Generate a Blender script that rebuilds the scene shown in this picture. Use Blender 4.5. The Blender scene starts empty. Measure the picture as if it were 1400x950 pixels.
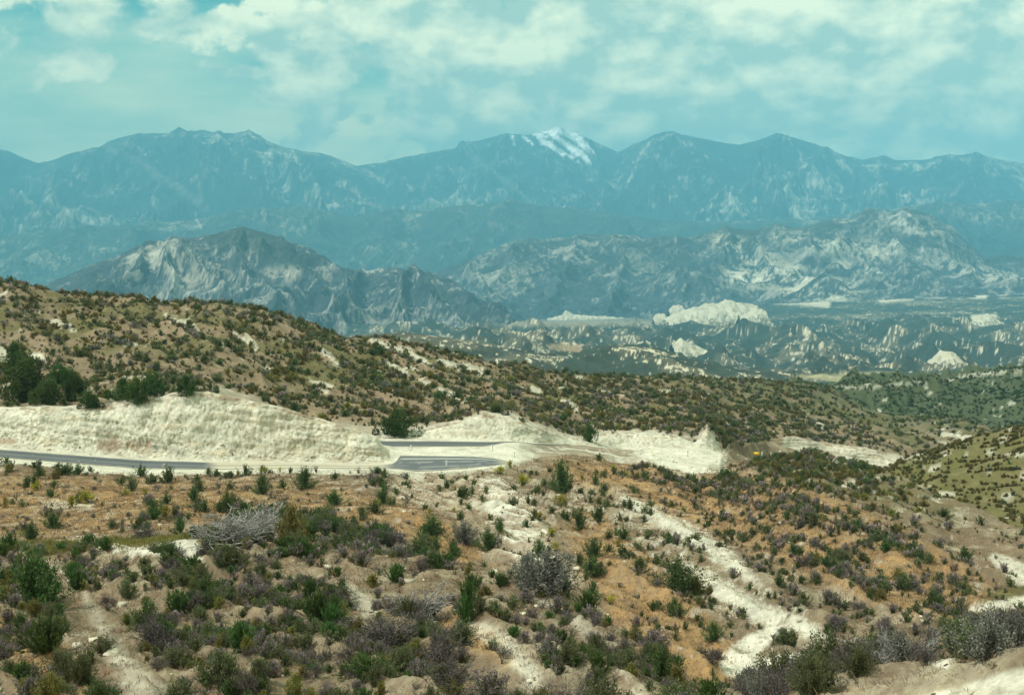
import bpy, math, random
import numpy as np

rng = np.random.default_rng(11)
random.seed(5)
F32 = np.float32
scene = bpy.context.scene
COL = scene.collection

# ------------------------------------------------------------------ camera geometry (photograph: 1400 x 950)
FP = 1923.0
TH = math.atan(135.0 / FP)
CT, ST = math.cos(TH), math.sin(TH)

def slope_of(y):
    dy = (475.0 - y) / FP
    return (-ST + CT * dy) / (CT + ST * dy)

def a_of(x, y):
    dy = (475.0 - y) / FP
    return (x - 700.0) / FP / (CT + ST * dy)

def to_px(X, Y, Z):
    cy = CT * Y - ST * Z
    cz = ST * Y + CT * Z
    cy = np.maximum(cy, 0.1)
    return 700.0 + FP * X / cy, 475.0 - FP * cz / cy

# ------------------------------------------------------------------ noise
def _hash(ix, iy, seed):
    h = (ix.astype(np.int64) * 374761393 + iy.astype(np.int64) * 668265263 + seed * 974634777) & 0xFFFFFFFF
    h = ((h ^ (h >> 13)) * 1274126177) & 0xFFFFFFFF
    return (h ^ (h >> 16)) & 0xFFFF

_ANG = np.linspace(0, 2 * np.pi, 65537)[:-1]
_GX, _GY = np.cos(_ANG).astype(F32), np.sin(_ANG).astype(F32)

def perlin(x, y, seed=0):
    x = np.asarray(x, np.float64); y = np.asarray(y, np.float64)
    ix = np.floor(x); iy = np.floor(y)
    fx = (x - ix).astype(F32); fy = (y - iy).astype(F32)
    ix = ix.astype(np.int64); iy = iy.astype(np.int64)
    u = fx * fx * fx * (fx * (fx * 6 - 15) + 10)
    v = fy * fy * fy * (fy * (fy * 6 - 15) + 10)
    def g(dx, dy):
        h = _hash(ix + dx, iy + dy, seed)
        return _GX[h] * (fx - dx) + _GY[h] * (fy - dy)
    a = g(0, 0); b = g(1, 0); c = g(0, 1); d = g(1, 1)
    return ((a + u * (b - a)) * (1 - v) + (c + u * (d - c)) * v) * 1.5

def fbm(x, y, octv=5, seed=0, gain=0.5, lac=2.03):
    s = 0; amp = 1; tot = 0
    for k in range(octv):
        s = s + amp * perlin(x, y, seed + k * 17); tot += amp
        x = x * lac + 11.3; y = y * lac - 7.1; amp *= gain
    return s / tot

def ridged(x, y, octv=5, seed=0, gain=0.5, lac=2.07):
    s = 0; amp = 1; tot = 0; w = 1
    for k in range(octv):
        n = 1 - np.abs(perlin(x, y, seed + k * 13)) * 1.6
        n = n * n
        s = s + amp * n * w; tot += amp
        w = np.clip(n * 1.3, 0, 1)
        x = x * lac + 3.7; y = y * lac + 9.2; amp *= gain
    return s / tot

def sm(e0, e1, x):
    t = np.clip((x - e0) / (e1 - e0), 0, 1)
    return t * t * (3 - 2 * t)

# ------------------------------------------------------------------ helpers for objects
def tag(o, label=None, cat=None, group=None, kind=None):
    if label: o['label'] = label
    if cat: o['category'] = cat
    if group: o['group'] = group
    if kind: o['kind'] = kind
    return o

def mesh_np(name, V, Fq, mats=None, smooth=False, attrs=None, cols=None, mat_idx=None):
    """V (n,3), Fq (m,k) with k 3 or 4"""
    me = bpy.data.meshes.new(name)
    V = np.ascontiguousarray(V, F32); Fq = np.ascontiguousarray(Fq, np.int32)
    m, k = Fq.shape
    me.vertices.add(len(V)); me.vertices.foreach_set('co', V.ravel())
    me.loops.add(m * k); me.loops.foreach_set('vertex_index', Fq.ravel())
    me.polygons.add(m)
    me.polygons.foreach_set('loop_start', np.arange(0, m * k, k, dtype=np.int32))
    me.polygons.foreach_set('loop_total', np.full(m, k, np.int32))
    if smooth:
        me.polygons.foreach_set('use_smooth', np.ones(m, bool))
    if mat_idx is not None:
        me.polygons.foreach_set('material_index', np.ascontiguousarray(mat_idx, np.int32))
    if cols is not None:
        at = me.color_attributes.new('Col', 'FLOAT_COLOR', 'POINT')
        c4 = np.ones((len(V), 4), F32); c4[:, :3] = cols
        at.data.foreach_set('color', c4.ravel())
    for kx, vx in (attrs or {}).items():
        at = me.attributes.new(kx, 'FLOAT', 'POINT')
        at.data.foreach_set('value', np.ascontiguousarray(vx, F32))
    for mt in (mats or []):
        me.materials.append(mt)
    me.update()
    return me

def obj(name, me, parent=None, loc=None):
    o = bpy.data.objects.new(name, me)
    COL.objects.link(o)
    if parent: o.parent = parent
    if loc is not None: o.location = loc
    return o

# ------------------------------------------------------------------ materials
def new_mat(name):
    m = bpy.data.materials.new(name); m.use_nodes = True
    nt = m.node_tree
    return m, nt, nt.nodes['Principled BSDF']

def N(nt, typ, **kw):
    n = nt.nodes.new(typ)
    for k, v in kw.items():
        if k.startswith('i_'):
            n.inputs[k[2:]].default_value = v
        else:
            setattr(n, k, v)
    return n

def mathn(nt, op, a, b=None, c=None, clamp=False):
    n = nt.nodes.new('ShaderNodeMath'); n.operation = op; n.use_clamp = clamp
    for i, v in enumerate((a, b, c)):
        if v is None: continue
        if hasattr(v, 'node'): nt.links.new(v, n.inputs[i])
        else: n.inputs[i].default_value = v
    return n.outputs[0]

def ground_mat(name, s1, s2, s3, vary=0.35, bump=0.5, bdist=0.05, rough=0.95, speck=None):
    """vertex colour albedo with world-space noise break-up and bump"""
    m, nt, bs = new_mat(name)
    L = nt.links.new
    at = N(nt, 'ShaderNodeAttribute', attribute_name='Col')
    geo = N(nt, 'ShaderNodeNewGeometry')
    def noise(scale, det=4, rough=0.6):
        n = N(nt, 'ShaderNodeTexNoise'); n.inputs['Scale'].default_value = scale
        n.inputs['Detail'].default_value = det; n.inputs['Roughness'].default_value = rough
        L(geo.outputs['Position'], n.inputs['Vector']); return n.outputs['Fac']
    a = noise(s1); b = noise(s2); c = noise(s3, 3)
    f = mathn(nt, 'ADD', mathn(nt, 'MULTIPLY', a, 0.4), mathn(nt, 'MULTIPLY', b, 0.35))
    f = mathn(nt, 'ADD', f, mathn(nt, 'MULTIPLY', c, 0.25))
    f = mathn(nt, 'SUBTRACT', f, 0.5)
    f = mathn(nt, 'MULTIPLY_ADD', f, vary * 5.0, 1.0)
    f = mathn(nt, 'MINIMUM', mathn(nt, 'MAXIMUM', f, 0.35), 1.5)
    mul = N(nt, 'ShaderNodeVectorMath', operation='SCALE')
    L(at.outputs['Color'], mul.inputs[0]); L(f, mul.inputs['Scale'])
    col = mul.outputs[0]
    if speck:
        sc, thr, dark = speck
        v = N(nt, 'ShaderNodeTexVoronoi'); v.inputs['Scale'].default_value = sc
        L(geo.outputs['Position'], v.inputs['Vector'])
        k = mathn(nt, 'LESS_THAN', v.outputs['Distance'], thr)
        k = mathn(nt, 'MULTIPLY', k, mathn(nt, 'GREATER_THAN', b, 0.5))
        mx = N(nt, 'ShaderNodeMix', data_type='RGBA')
        L(k, mx.inputs['Factor']); L(col, mx.inputs[6]); mx.inputs[7].default_value = (*dark, 1)
        col = mx.outputs[2]
    L(col, bs.inputs['Base Color'])
    bs.inputs['Roughness'].default_value = rough
    bs.inputs['Specular IOR Level'].default_value = 0.15
    h = mathn(nt, 'ADD', mathn(nt, 'MULTIPLY', b, 0.6), mathn(nt, 'MULTIPLY', c, 0.4))
    bp = N(nt, 'ShaderNodeBump'); bp.inputs['Strength'].default_value = bump
    bp.inputs['Distance'].default_value = bdist
    L(h, bp.inputs['Height']); L(bp.outputs['Normal'], bs.inputs['Normal'])
    return m

def leaf_mat(name, c0, c1, transl=0.25, rough=0.7, obj_var=0.25):
    """colour between c0 and c1 by the per-leaf value 'v' and by object"""
    m, nt, bs = new_mat(name)
    L = nt.links.new
    at = N(nt, 'ShaderNodeAttribute', attribute_name='v')
    oi = N(nt, 'ShaderNodeObjectInfo')
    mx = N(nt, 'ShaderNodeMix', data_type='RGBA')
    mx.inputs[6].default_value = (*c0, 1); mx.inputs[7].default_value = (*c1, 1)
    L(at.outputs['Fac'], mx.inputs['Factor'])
    f = mathn(nt, 'MULTIPLY_ADD', oi.outputs['Random'], obj_var * 2, 1 - obj_var)
    hs = N(nt, 'ShaderNodeHueSaturation')
    L(mx.outputs[2], hs.inputs['Color']); L(f, hs.inputs['Value'])
    hh = mathn(nt, 'MULTIPLY_ADD', oi.outputs['Random'], 0.05, 0.475)
    L(hh, hs.inputs['Hue'])
    L(hs.outputs[0], bs.inputs['Base Color'])
    bs.inputs['Roughness'].default_value = rough
    bs.inputs['Specular IOR Level'].default_value = 0.2
    if transl > 0:
        tr = N(nt, 'ShaderNodeBsdfTranslucent'); ms = N(nt, 'ShaderNodeMixShader')
        ms.inputs[0].default_value = transl
        L(hs.outputs[0], tr.inputs[0]); L(bs.outputs[0], ms.inputs[1]); L(tr.outputs[0], ms.inputs[2])
        L(ms.outputs[0], nt.nodes['Material Output'].inputs['Surface'])
    return m

MAT = {
    'near':   ground_mat('soil', 0.35, 2.2, 9.0, 0.50, 1.0, 0.16, speck=(2.2, 0.16, (0.10, 0.075, 0.045))),
    'hill':   ground_mat('hill_scrub', 0.012, 0.05, 0.2, 0.5, 0.8, 2.0),
    'mount':  ground_mat('mountain_rock', 0.003, 0.012, 0.04, 0.6, 1.0, 22.0),
    'sandstone': ground_mat('sandstone', 0.01, 0.05, 0.22, 0.22, 0.8, 2.0),
    'green':  leaf_mat('leaf_green', (0.055, 0.072, 0.028), (0.190, 0.200, 0.090)),
    'dark':   leaf_mat('leaf_dark', (0.030, 0.060, 0.018), (0.120, 0.170, 0.048)),
    'oakleaf': leaf_mat('leaf_oak', (0.016, 0.038, 0.010), (0.095, 0.150, 0.034)),
    'spike':  leaf_mat('stem_green', (0.035, 0.075, 0.018), (0.115, 0.190, 0.050)),
    'olive':  leaf_mat('leaf_olive', (0.120, 0.115, 0.028), (0.290, 0.250, 0.080)),
    'grey':   leaf_mat('leaf_grey', (0.100, 0.098, 0.085), (0.240, 0.230, 0.195)),
    'purple': leaf_mat('flower_lavender', (0.170, 0.125, 0.150), (0.420, 0.310, 0.370)),
    'yellow': leaf_mat('flower_yellow', (0.22, 0.19, 0.02), (0.50, 0.42, 0.04)),
    'dry':    leaf_mat('dry_grass', (0.24, 0.155, 0.075), (0.42, 0.31, 0.18), 0.2),
    'bark':   leaf_mat('bark', (0.045, 0.033, 0.028), (0.10, 0.08, 0.065), 0.0),
    'deadwood': leaf_mat('dead_wood', (0.040, 0.032, 0.029), (0.17, 0.14, 0.13), 0.0),
    'silver': leaf_mat('silver_wood', (0.22, 0.21, 0.20), (0.48, 0.46, 0.42), 0.0),
}

def simple_mat(name, col, rough=0.5, nscale=8, nvar=0.2):
    m, nt, bs = new_mat(name); L = nt.links.new
    tc = N(nt, 'ShaderNodeTexCoord')
    n = N(nt, 'ShaderNodeTexNoise'); n.inputs['Scale'].default_value = nscale
    L(tc.outputs['Object'], n.inputs['Vector'])
    f = mathn(nt, 'MULTIPLY_ADD', n.outputs['Fac'], nvar * 2, 1 - nvar)
    s = N(nt, 'ShaderNodeVectorMath', operation='SCALE'); s.inputs[0].default_value = col
    L(f, s.inputs['Scale']); L(s.outputs[0], bs.inputs['Base Color'])
    bs.inputs['Roughness'].default_value = rough
    return m
MAT['white_paint'] = simple_mat('white_paint', (0.80, 0.80, 0.76))
MAT['yellow_paint'] = simple_mat('yellow_paint', (0.80, 0.50, 0.02))
MAT['black_paint'] = simple_mat('black_paint', (0.03, 0.03, 0.03))
MAT['galv'] = simple_mat('galvanised', (0.35, 0.35, 0.34), 0.6)
MAT['wood'] = simple_mat('post_wood', (0.20, 0.13, 0.08), 0.8)

# ------------------------------------------------------------------ terrain sheets from ridge and valley lines
class Sheet:
    def __init__(self, feats, rows, xs):
        """feats: list of (list of (x, y, Y)) front to back; rows: rows between successive feats; xs: columns (photo px)"""
        self.a = a_of(xs, 475.0).astype(np.float64)
        nA = len(xs)
        K = len(feats)
        YY = np.zeros((K, nA)); ZZ = np.zeros((K, nA))
        for k, f in enumerate(feats):
            p = np.array([(a_of(x, y), Y, Y * slope_of(y)) for x, y, Y in f])
            YY[k] = np.interp(self.a, p[:, 0], p[:, 1]); ZZ[k] = np.interp(self.a, p[:, 0], p[:, 2])
        for k in range(1, K):
            YY[k] = np.maximum(YY[k], YY[k - 1] + 0.3)
        # light smoothing across columns happens through the noise added later
        h = np.diff(YY, axis=0); d = np.diff(ZZ, axis=0) / h
        M = np.zeros_like(ZZ)
        M[0] = d[0]; M[-1] = d[-1]
        for k in range(1, K - 1):
            same = d[k - 1] * d[k] > 0
            w1 = 2 * h[k] + h[k - 1]; w2 = h[k] + 2 * h[k - 1]
            hm = (w1 + w2) / (w1 / np.where(same, d[k - 1], 1) + w2 / np.where(same, d[k], 1))
            M[k] = np.where(same, hm, 0)
        Yr = []; Zr = []; T = []
        for k in range(K - 1):
            n = rows[k]
            for j in range(n + (1 if k == K - 2 else 0)):
                t = j / n
                h00 = 2 * t**3 - 3 * t**2 + 1; h10 = t**3 - 2 * t**2 + t
                h01 = -2 * t**3 + 3 * t**2; h11 = t**3 - t**2
                Yr.append(YY[k] + (YY[k + 1] - YY[k]) * t)
                Zr.append(h00 * ZZ[k] + h10 * h[k] * M[k] + h01 * ZZ[k + 1] + h11 * h[k] * M[k + 1])
                T.append(k + t)
        self.Y = np.array(Yr); self.Z = np.array(Zr); self.T = np.array(T)
        self.X = self.a[None, :] * self.Y
        self.nr, self.nc = self.Y.shape

    def pix(self):
        return to_px(self.X, self.Y, self.Z)

    def faces(self):
        i = np.arange(self.nr - 1)[:, None] * self.nc + np.arange(self.nc - 1)[None, :]
        return np.stack([i, i + 1, i + self.nc + 1, i + self.nc], -1).reshape(-1, 4)

    def build(self, name, mat, col, **kw):
        V = np.stack([self.X, self.Y, self.Z], -1).reshape(-1, 3)
        me = mesh_np(name, V, self.faces(), [mat], smooth=True, cols=col.reshape(-1, 3), **kw)
        return obj(name, me)

    def z_at(self, X, Y):
        a = X / Y
        c = np.interp(a, self.a, np.arange(self.nc)); c0 = int(min(max(int(c), 0), self.nc - 2)); f = c - c0
        z0 = np.interp(Y, self.Y[:, c0], self.Z[:, c0]); z1 = np.interp(Y, self.Y[:, c0 + 1], self.Z[:, c0 + 1])
        return z0 * (1 - f) + z1 * f

    def hit(self, x, y):
        """first ground point along the sight line through photo pixel x, y"""
        a = a_of(x, y); s = slope_of(y)
        c = int(round(np.interp(a, self.a, np.arange(self.nc))))
        dz = self.Z[:, c] - s * self.Y[:, c]
        idx = np.where((dz[1:] >= 0) & (dz[:-1] < 0))[0]
        if len(idx) == 0: return None
        i = idx[0]; t = -dz[i] / (dz[i + 1] - dz[i])
        Y = self.Y[i, c] + t * (self.Y[i + 1, c] - self.Y[i, c])
        return np.array([a * Y, Y, self.Z[i, c] + t * (self.Z[i + 1, c] - self.Z[i, c])])

def stroke(px, py, pts, w, soft, ysc=1.0, nz=None):
    """1 inside a band of half-width w around the polyline pts, falling to 0 over soft"""
    best = np.full(px.shape, 1e9, F32)
    if len(pts) == 1: pts = [pts[0], (pts[0][0] + 0.01, pts[0][1])]
    pw = w if hasattr(w, '__len__') else [w] * len(pts)
    for (x0, y0), (x1, y1), w0, w1 in zip(pts[:-1], pts[1:], pw[:-1], pw[1:]):
        dx, dy = x1 - x0, (y1 - y0) * ysc
        L2 = dx * dx + dy * dy + 1e-9
        t = np.clip(((px - x0) * dx + (py - y0) * ysc * dy) / L2, 0, 1)
        d = np.hypot(px - x0 - t * dx, (py - y0) * ysc - t * dy) - (w0 + (w1 - w0) * t)
        best = np.minimum(best, d)
    if nz is not None: best = best + nz
    return 1 - sm(-soft * 0.5, soft * 0.5, best)

def cols_axis(lo, hi, step, farlo=-2600, farhi=4000, ncoarse=40):
    mid = np.arange(lo, hi + step, step)
    left = lo - (np.linspace(1, 0, ncoarse, endpoint=False) ** 1.8) * (lo - farlo)
    right = hi + (np.linspace(0, 1, ncoarse + 1)[1:] ** 1.8) * (farhi - hi)
    return np.concatenate([left, mid, right])

def off(f, dy, dY):
    return [(x, y + dy, Y + dY) for x, y, Y in f]

G0 = [(700, 1480, 2.6)]
G1 = [(0, 1120, 13), (900, 1120, 13), (1400, 1150, 10)]
G2 = [(-400, 965, 36), (800, 965, 36), (960, 966, 33), (1050, 967, 29), (1200, 965, 25), (1400, 962, 20), (1700, 962, 20)]
G3 = [(-400, 850, 54), (0, 850, 54), (300, 845, 55), (500, 855, 54), (700, 880, 52), (800, 905, 49), (870, 930, 45), (960, 960, 39),
      (1050, 962, 32), (1100, 952, 29), (1200, 937, 27.5), (1300, 926, 25), (1400, 915, 23.5), (1700, 900, 22)]
G4 = [(-400, 750, 92), (0, 752, 86), (150, 746, 84), (270, 735, 82), (400, 742, 80), (500, 755, 77), (600, 768, 74), (680, 785, 70), (760, 800, 67),
      (820, 838, 62), (870, 878, 57), (960, 945, 48), (1030, 957, 37), (1100, 938, 33), (1200, 914, 31), (1300, 897, 29), (1400, 884, 28), (1700, 865, 27)]
G5 = [(-400, 775, 106), (0, 776, 98), (270, 760, 95), (400, 766, 93), (600, 792, 86), (760, 830, 78), (870, 905, 68), (960, 975, 60), (1030, 990, 55),
      (1100, 985, 52), (1200, 980, 50), (1400, 960, 50), (1700, 950, 50)]
G6 = [(-400, 762, 116), (0, 762, 112), (150, 754, 111), (270, 744, 109), (400, 750, 107), (500, 766, 103), (600, 783, 99), (700, 806, 93), (800, 845, 86),
      (870, 892, 81), (960, 955, 76), (1030, 965, 76), (1100, 945, 78), (1200, 925, 80), (1300, 905, 84), (1400, 890, 88), (1700, 880, 90)]
G7 = [(-400, 720, 137), (0, 718, 136), (200, 712, 136), (400, 715, 133), (600, 733, 126), (700, 757, 117), (800, 795, 108), (900, 828, 101),
      (1000, 850, 97), (1100, 848, 99), (1200, 842, 102), (1300, 838, 106), (1400, 832, 110), (1700, 830, 112)]
G8 = [(-400, 675, 166), (0, 675, 166), (300, 675, 166), (500, 680, 164), (600, 684, 161), (700, 698, 153), (800, 718, 147), (850, 722, 146), (900, 735, 142), (1000, 744, 139),
      (1100, 737, 142), (1200, 738, 145), (1300, 748, 146), (1400, 768, 140), (1700, 775, 138)]
G9 = [(-400, 626, 192), (0, 631, 192), (100, 640, 193), (200, 647, 195), (300, 645, 198), (350, 642, 200), (530, 642, 201), (570, 646, 203), (600, 646, 203), (660, 641, 207),
      (700, 634, 214), (730, 626, 222), (780, 620, 236), (850, 627, 240), (900, 634, 239), (950, 640, 238), (985, 636, 245), (1000, 629, 262), (1050, 629, 285), (1085, 625, 294), (1110, 619, 297), (1135, 622, 292), (1150, 630, 282),
      (1200, 642, 262), (1260, 665, 235), (1320, 692, 205), (1370, 715, 185), (1400, 722, 178), (1700, 740, 170)]
G10 = [(-400, 606, 206), (0, 610, 207), (100, 618, 208), (200, 626, 209), (300, 630, 210), (400, 630, 212), (480, 632, 213), (525, 632, 214), (545, 630.5, 214), (600, 626, 217),
       (660, 624, 219), (700, 622, 222), (730, 620, 227), (780, 616, 240), (850, 620, 248), (900, 624, 249), (950, 628, 249), (985, 626, 252), (1000, 622, 275), (1050, 640, 300), (1110, 640, 314),
       (1150, 650, 302), (1200, 665, 287), (1260, 690, 262), (1320, 715, 235), (1370, 730, 215), (1400, 735, 208), (1700, 750, 200)]
G11 = [(-400, 552, 214), (0, 557, 214), (100, 557, 214.5), (150, 555, 215), (190, 548, 215.5), (220, 545, 216), (250, 534, 217), (285, 534, 217), (300, 538, 217), (350, 549, 217.2), (400, 562, 217.5), (450, 577, 217.7),
       (490, 589, 218), (515, 600, 218.3), (524, 612, 218.4), (533, 624, 218.5), (600, 623.5, 219.5), (660, 622, 221), (700, 620.5, 224), (730, 619, 229), (780, 614, 243), (850, 616, 254), (900, 619, 257),
       (950, 622, 257), (985, 622, 259), (1000, 618, 285), (1050, 645, 315), (1110, 640, 330), (1150, 645, 325), (1200, 660, 307), (1260, 678, 282), (1320, 690, 262), (1370, 697, 250), (1400, 698, 245), (1700, 715, 235)]
G12 = [(-400, 545, 228), (0, 545, 228), (150, 545, 230), (220, 540, 230), (260, 538, 230), (300, 560, 230), (350, 585, 230), (400, 600, 230), (450, 608, 229), (533, 611.3, 228.6), (600, 611.3, 228.6),
       (660, 611.3, 228.6), (675, 610, 229), (690, 606, 230), (710, 606, 231), (730, 608, 235), (780, 609, 248), (850, 612, 262), (900, 615, 262), (950, 618, 262), (985, 619, 266), (1000, 612, 300), (1050, 640, 345), (1110, 635, 360), (1150, 642, 345),
       (1200, 650, 322), (1235, 634, 322), (1262, 624, 324), (1300, 612, 324), (1350, 600, 322), (1400, 585, 320), (1700, 545, 312)]
G13 = [(-400, 535, 240), (0, 533, 240), (200, 528, 240), (300, 540, 242), (400, 588, 241), (450, 596, 240), (533, 599, 240), (600, 599, 240), (660, 600, 241), (700, 602.5, 242), (730, 605, 245),
       (780, 607, 254), (850, 610, 268), (900, 612, 270), (950, 615, 270), (975, 615, 272), (988, 618, 275), (1005, 616, 292), (1030, 606, 350), (1050, 606, 385), (1080, 612, 395), (1130, 626, 400), (1200, 637, 400), (1235, 642, 398),
       (1262, 650, 388), (1400, 625, 370), (1700, 600, 360)]
G14 = [(-400, 518, 255), (0, 518, 255), (200, 513, 255), (300, 525, 255), (400, 574, 249), (450, 583, 246.5), (520, 587, 244.5), (560, 590, 243.8), (600, 583, 244.5), (630, 575, 245.3), (660, 565, 246.5), (700, 570, 247.5), (740, 589, 249),
       (775, 600, 257), (800, 602, 262), (815, 592, 270), (850, 590, 273), (900, 591, 275.5), (930, 599, 275.5), (950, 606, 275), (960, 597, 275.5), (967, 590, 276), (977, 602, 277), (988, 616, 279), (1005, 614, 297), (1030, 605, 355), (1050, 603, 390), (1080, 597, 400),
       (1130, 605, 405), (1200, 617, 405), (1240, 627, 408), (1270, 650, 410), (1400, 630, 400), (1700, 610, 390)]
G15 = [(-400, 445, 300), (0, 448, 297), (300, 468, 302), (500, 515, 315), (600, 527, 322), (700, 540, 332), (760, 552, 342), (850, 560, 348), (950, 570, 355), (1000, 577, 400), (1100, 575, 480),
       (1200, 590, 500), (1240, 605, 492), (1270, 612, 480), (1400, 610, 460), (1700, 590, 450)]
G16 = [(-400, 345, 345), (-200, 362, 345), (0, 387, 345), (50, 395, 350), (120, 403, 360), (200, 411, 365), (300, 418, 375), (360, 425, 385), (420, 443, 392), (470, 461, 400), (540, 468, 410),
       (600, 482, 420), (680, 496, 435), (740, 507, 450), (800, 514, 480), (900, 517, 560), (1000, 521, 640), (1080, 524, 700), (1140, 532, 740), (1180, 556, 700), (1220, 573, 640), (1270, 571, 630),
       (1330, 578, 620), (1400, 602, 600), (1700, 600, 600)]
G17 = [(-400, 430, 450), (0, 440, 460), (400, 500, 480), (700, 560, 520), (800, 560, 560), (900, 550, 640), (1000, 548, 720), (1080, 540, 790), (1200, 582, 800), (1300, 592, 780), (1400, 606, 740), (1700, 610, 740)]
G17b = [(-400, 450, 560), (400, 515, 580), (700, 570, 620), (900, 560, 720), (1000, 545, 800), (1080, 532, 850), (1140, 536, 880), (1200, 545, 880), (1270, 552, 880), (1330, 550, 870), (1400, 545, 860), (1700, 540, 850)]
G18 = [(-400, 470, 760), (400, 525, 760), (900, 565, 820), (1000, 545, 880), (1050, 527, 930), (1120, 526, 970), (1180, 514, 1010), (1230, 512, 1030), (1300, 510, 1070), (1400, 498, 1120), (1700, 480, 1150)]
G19 = [(-400, 560, 1100), (1000, 600, 1200), (1400, 580, 1400), (1700, 580, 1400)]

near_feats = [G0, G1, G2, G3, G4, G5, G6, G7, G8, G9, G10, G11, G12, G13, G14, G15, G16, G17, G17b, G18, G19]
near_rows = [10, 30, 105, 115, 25, 25, 80, 90, 80, 26, 60, 18, 22, 40, 70, 90, 25, 40, 50, 15]
xs_near = cols_axis(-140, 1540, 1.3)
S = Sheet(near_feats, near_rows, xs_near)
_sm = S.Z.copy()
px0, py0 = S.pix()
Tt = np.repeat(S.T[:, None], S.nc, 1)

# weight of relief: none on the road bench (features 9..10 and 12..13)
def tri(v, lo, hi, soft):
    return sm(lo - soft, lo, v) * (1 - sm(hi, hi + soft, v))
flat_x = sm(-400, -300, px0) * (1 - sm(760, 860, px0))
bench = np.maximum(tri(Tt, 9.0, 10.0, 0.3), tri(Tt, 12.0, 13.0, 0.15)) * flat_x
hair = tri(Tt, 9.0, 13.0, 0.2) * sm(530, 545, px0) * (1 - sm(760, 860, px0))
bench = np.maximum(bench, hair)
W = 1 - bench
D = S.Y
X, Y = S.X, S.Y
nL = fbm(X / 14, Y / 14, 4, 3)
nM = fbm(X / 3.2, Y / 3.2, 4, 9)
nS = perlin(X / 0.7, Y / 0.7, 21)
wn = 1 - sm(80, 200, D)
crest_keep = 1 - 0.6 * tri(Tt, 3.9, 4.1, 0.3)
# relief grows with distance, keeps the ridge lines
dz = (nL * (0.55 + 0.004 * D) * crest_keep + nM * (0.22 + 0.0006 * D) + nS * 0.07 * wn + fbm(X / 1.1, Y / 1.1, 5, 23, 0.65) * 0.16 * wn)
# gullies on the slopes below and above the road
gul = ridged((X + 0.35 * Y) / 9.0, (Y - 0.2 * X) / 30.0, 4, 31)
slope_zone = tri(Tt, 6.2, 8.9, 0.5)
dz = dz - (0.55 - ridged((X + 0.75 * Y) / 7.5, (Y - 0.9 * X) / 26.0, 5, 33)) * 1.25 * tri(Tt, 1.9, 3.7, 0.4)
dz = dz - (0.5 - ridged((X + 0.62 * (Y - 180)) / 3.4, (Y - 0.2 * X) / 34.0, 4, 81)) * 0.7 * tri(Tt, 6.6, 8.8, 0.3) * tri(px0, 560, 800, 50)
dz = dz - (0.6 - gul) * 1.7 * slope_zone * sm(480, 640, px0)
gul2 = ridged((X + 0.5 * Y) / 16.0, (Y - 0.3 * X) / 60.0, 4, 37)
dz = dz - (0.5 - gul2) * 2.2 * tri(Tt, 14.4, 15.8, 0.4)
dz = dz - (0.5 - ridged(X / 60.0, Y / 110.0, 4, 41)) * 9.0 * sm(15.2, 16.0, Tt) * sm(560, 760, D) * (1 - 0.7 * tri(Tt, 15.9, 16.1, 0.3))
dz = dz - (0.5 - ridged(X / 90.0, Y / 150.0, 5, 43)) * 14.0 * tri(Tt, 17.0, 18.8, 0.3)
cut1 = tri(Tt, 10.05, 11.0, 0.25) * (1 - sm(520, 545, px0))
cut2 = tri(Tt, 13.05, 14.0, 0.25) * sm(500, 530, px0) * (1 - sm(1240, 1260, px0))
dz = dz * (1 - 0.6 * np.maximum(cut1, cut2))
S.Z = S.Z + dz * W
# the cut faces are cracked and fluted: push them in and out horizontally
fl = ridged(X / 3.4 + S.Z * 0.12, S.Z / 3.0, 5, 51)
fl2 = fbm(X / 1.2, S.Z / 1.2, 4, 57)
push = (fl - 0.5) * 0.35 + fl2 * 0.35 + fbm(X / 9, S.Z / 5, 3, 58) * 1.3 + (ridged(X / 9 + S.Z * 0.5, S.Z / 2.2, 5, 59) - 0.5) * 0.5 + fbm(X / 0.5, S.Z / 0.5, 3, 60) * 0.35
S.Y = S.Y + push * np.maximum(cut1, cut2) * 0.9
S.Y = np.maximum.accumulate(S.Y, axis=0)
X, Y = S.X, S.Y
px, py = S.pix()

# ---- albedo
nA = fbm(X / 5.0, Y / 5.0, 5, 61)
nB = fbm(X / 1.3, Y / 1.3, 4, 67)
nC = fbm(X / 25.0, Y / 25.0, 4, 71)
nD = fbm(X / 0.5, Y / 0.7, 4, 73, 0.6)
nE = fbm(X / 1.8, Y / 3.0, 5, 75, 0.6)
def C(*c): return np.array(c, F32)
soil = C(0.170, 0.128, 0.078); sand = C(0.30, 0.255, 0.175); white = C(0.60, 0.575, 0.465); orange = C(0.315, 0.195, 0.085)
pink = C(0.230, 0.175, 0.112); olivec = C(0.105, 0.098, 0.034); greenc = C(0.075, 0.095, 0.045); fillc = C(0.27, 0.215, 0.145); bluegreen = C(0.060, 0.078, 0.038)
def mixc(c, d, m):
    return c * (1 - m[..., None]) + d * m[..., None]
col = np.broadcast_to(soil, X.shape + (3,)).astype(F32)
col = mixc(col, sand, sm(-0.15, 0.35, nA + 0.5 * nC))
pxn = px + nA * 22 + nE * 34 + nD * 14; pyn = py + nE * 20 + nA * 10 + nD * 10
near_left = (1 - sm(4.0, 4.4, Tt))
col = mixc(col, sand, 0.45 * near_left * sm(-0.2, 0.3, nB))
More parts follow.
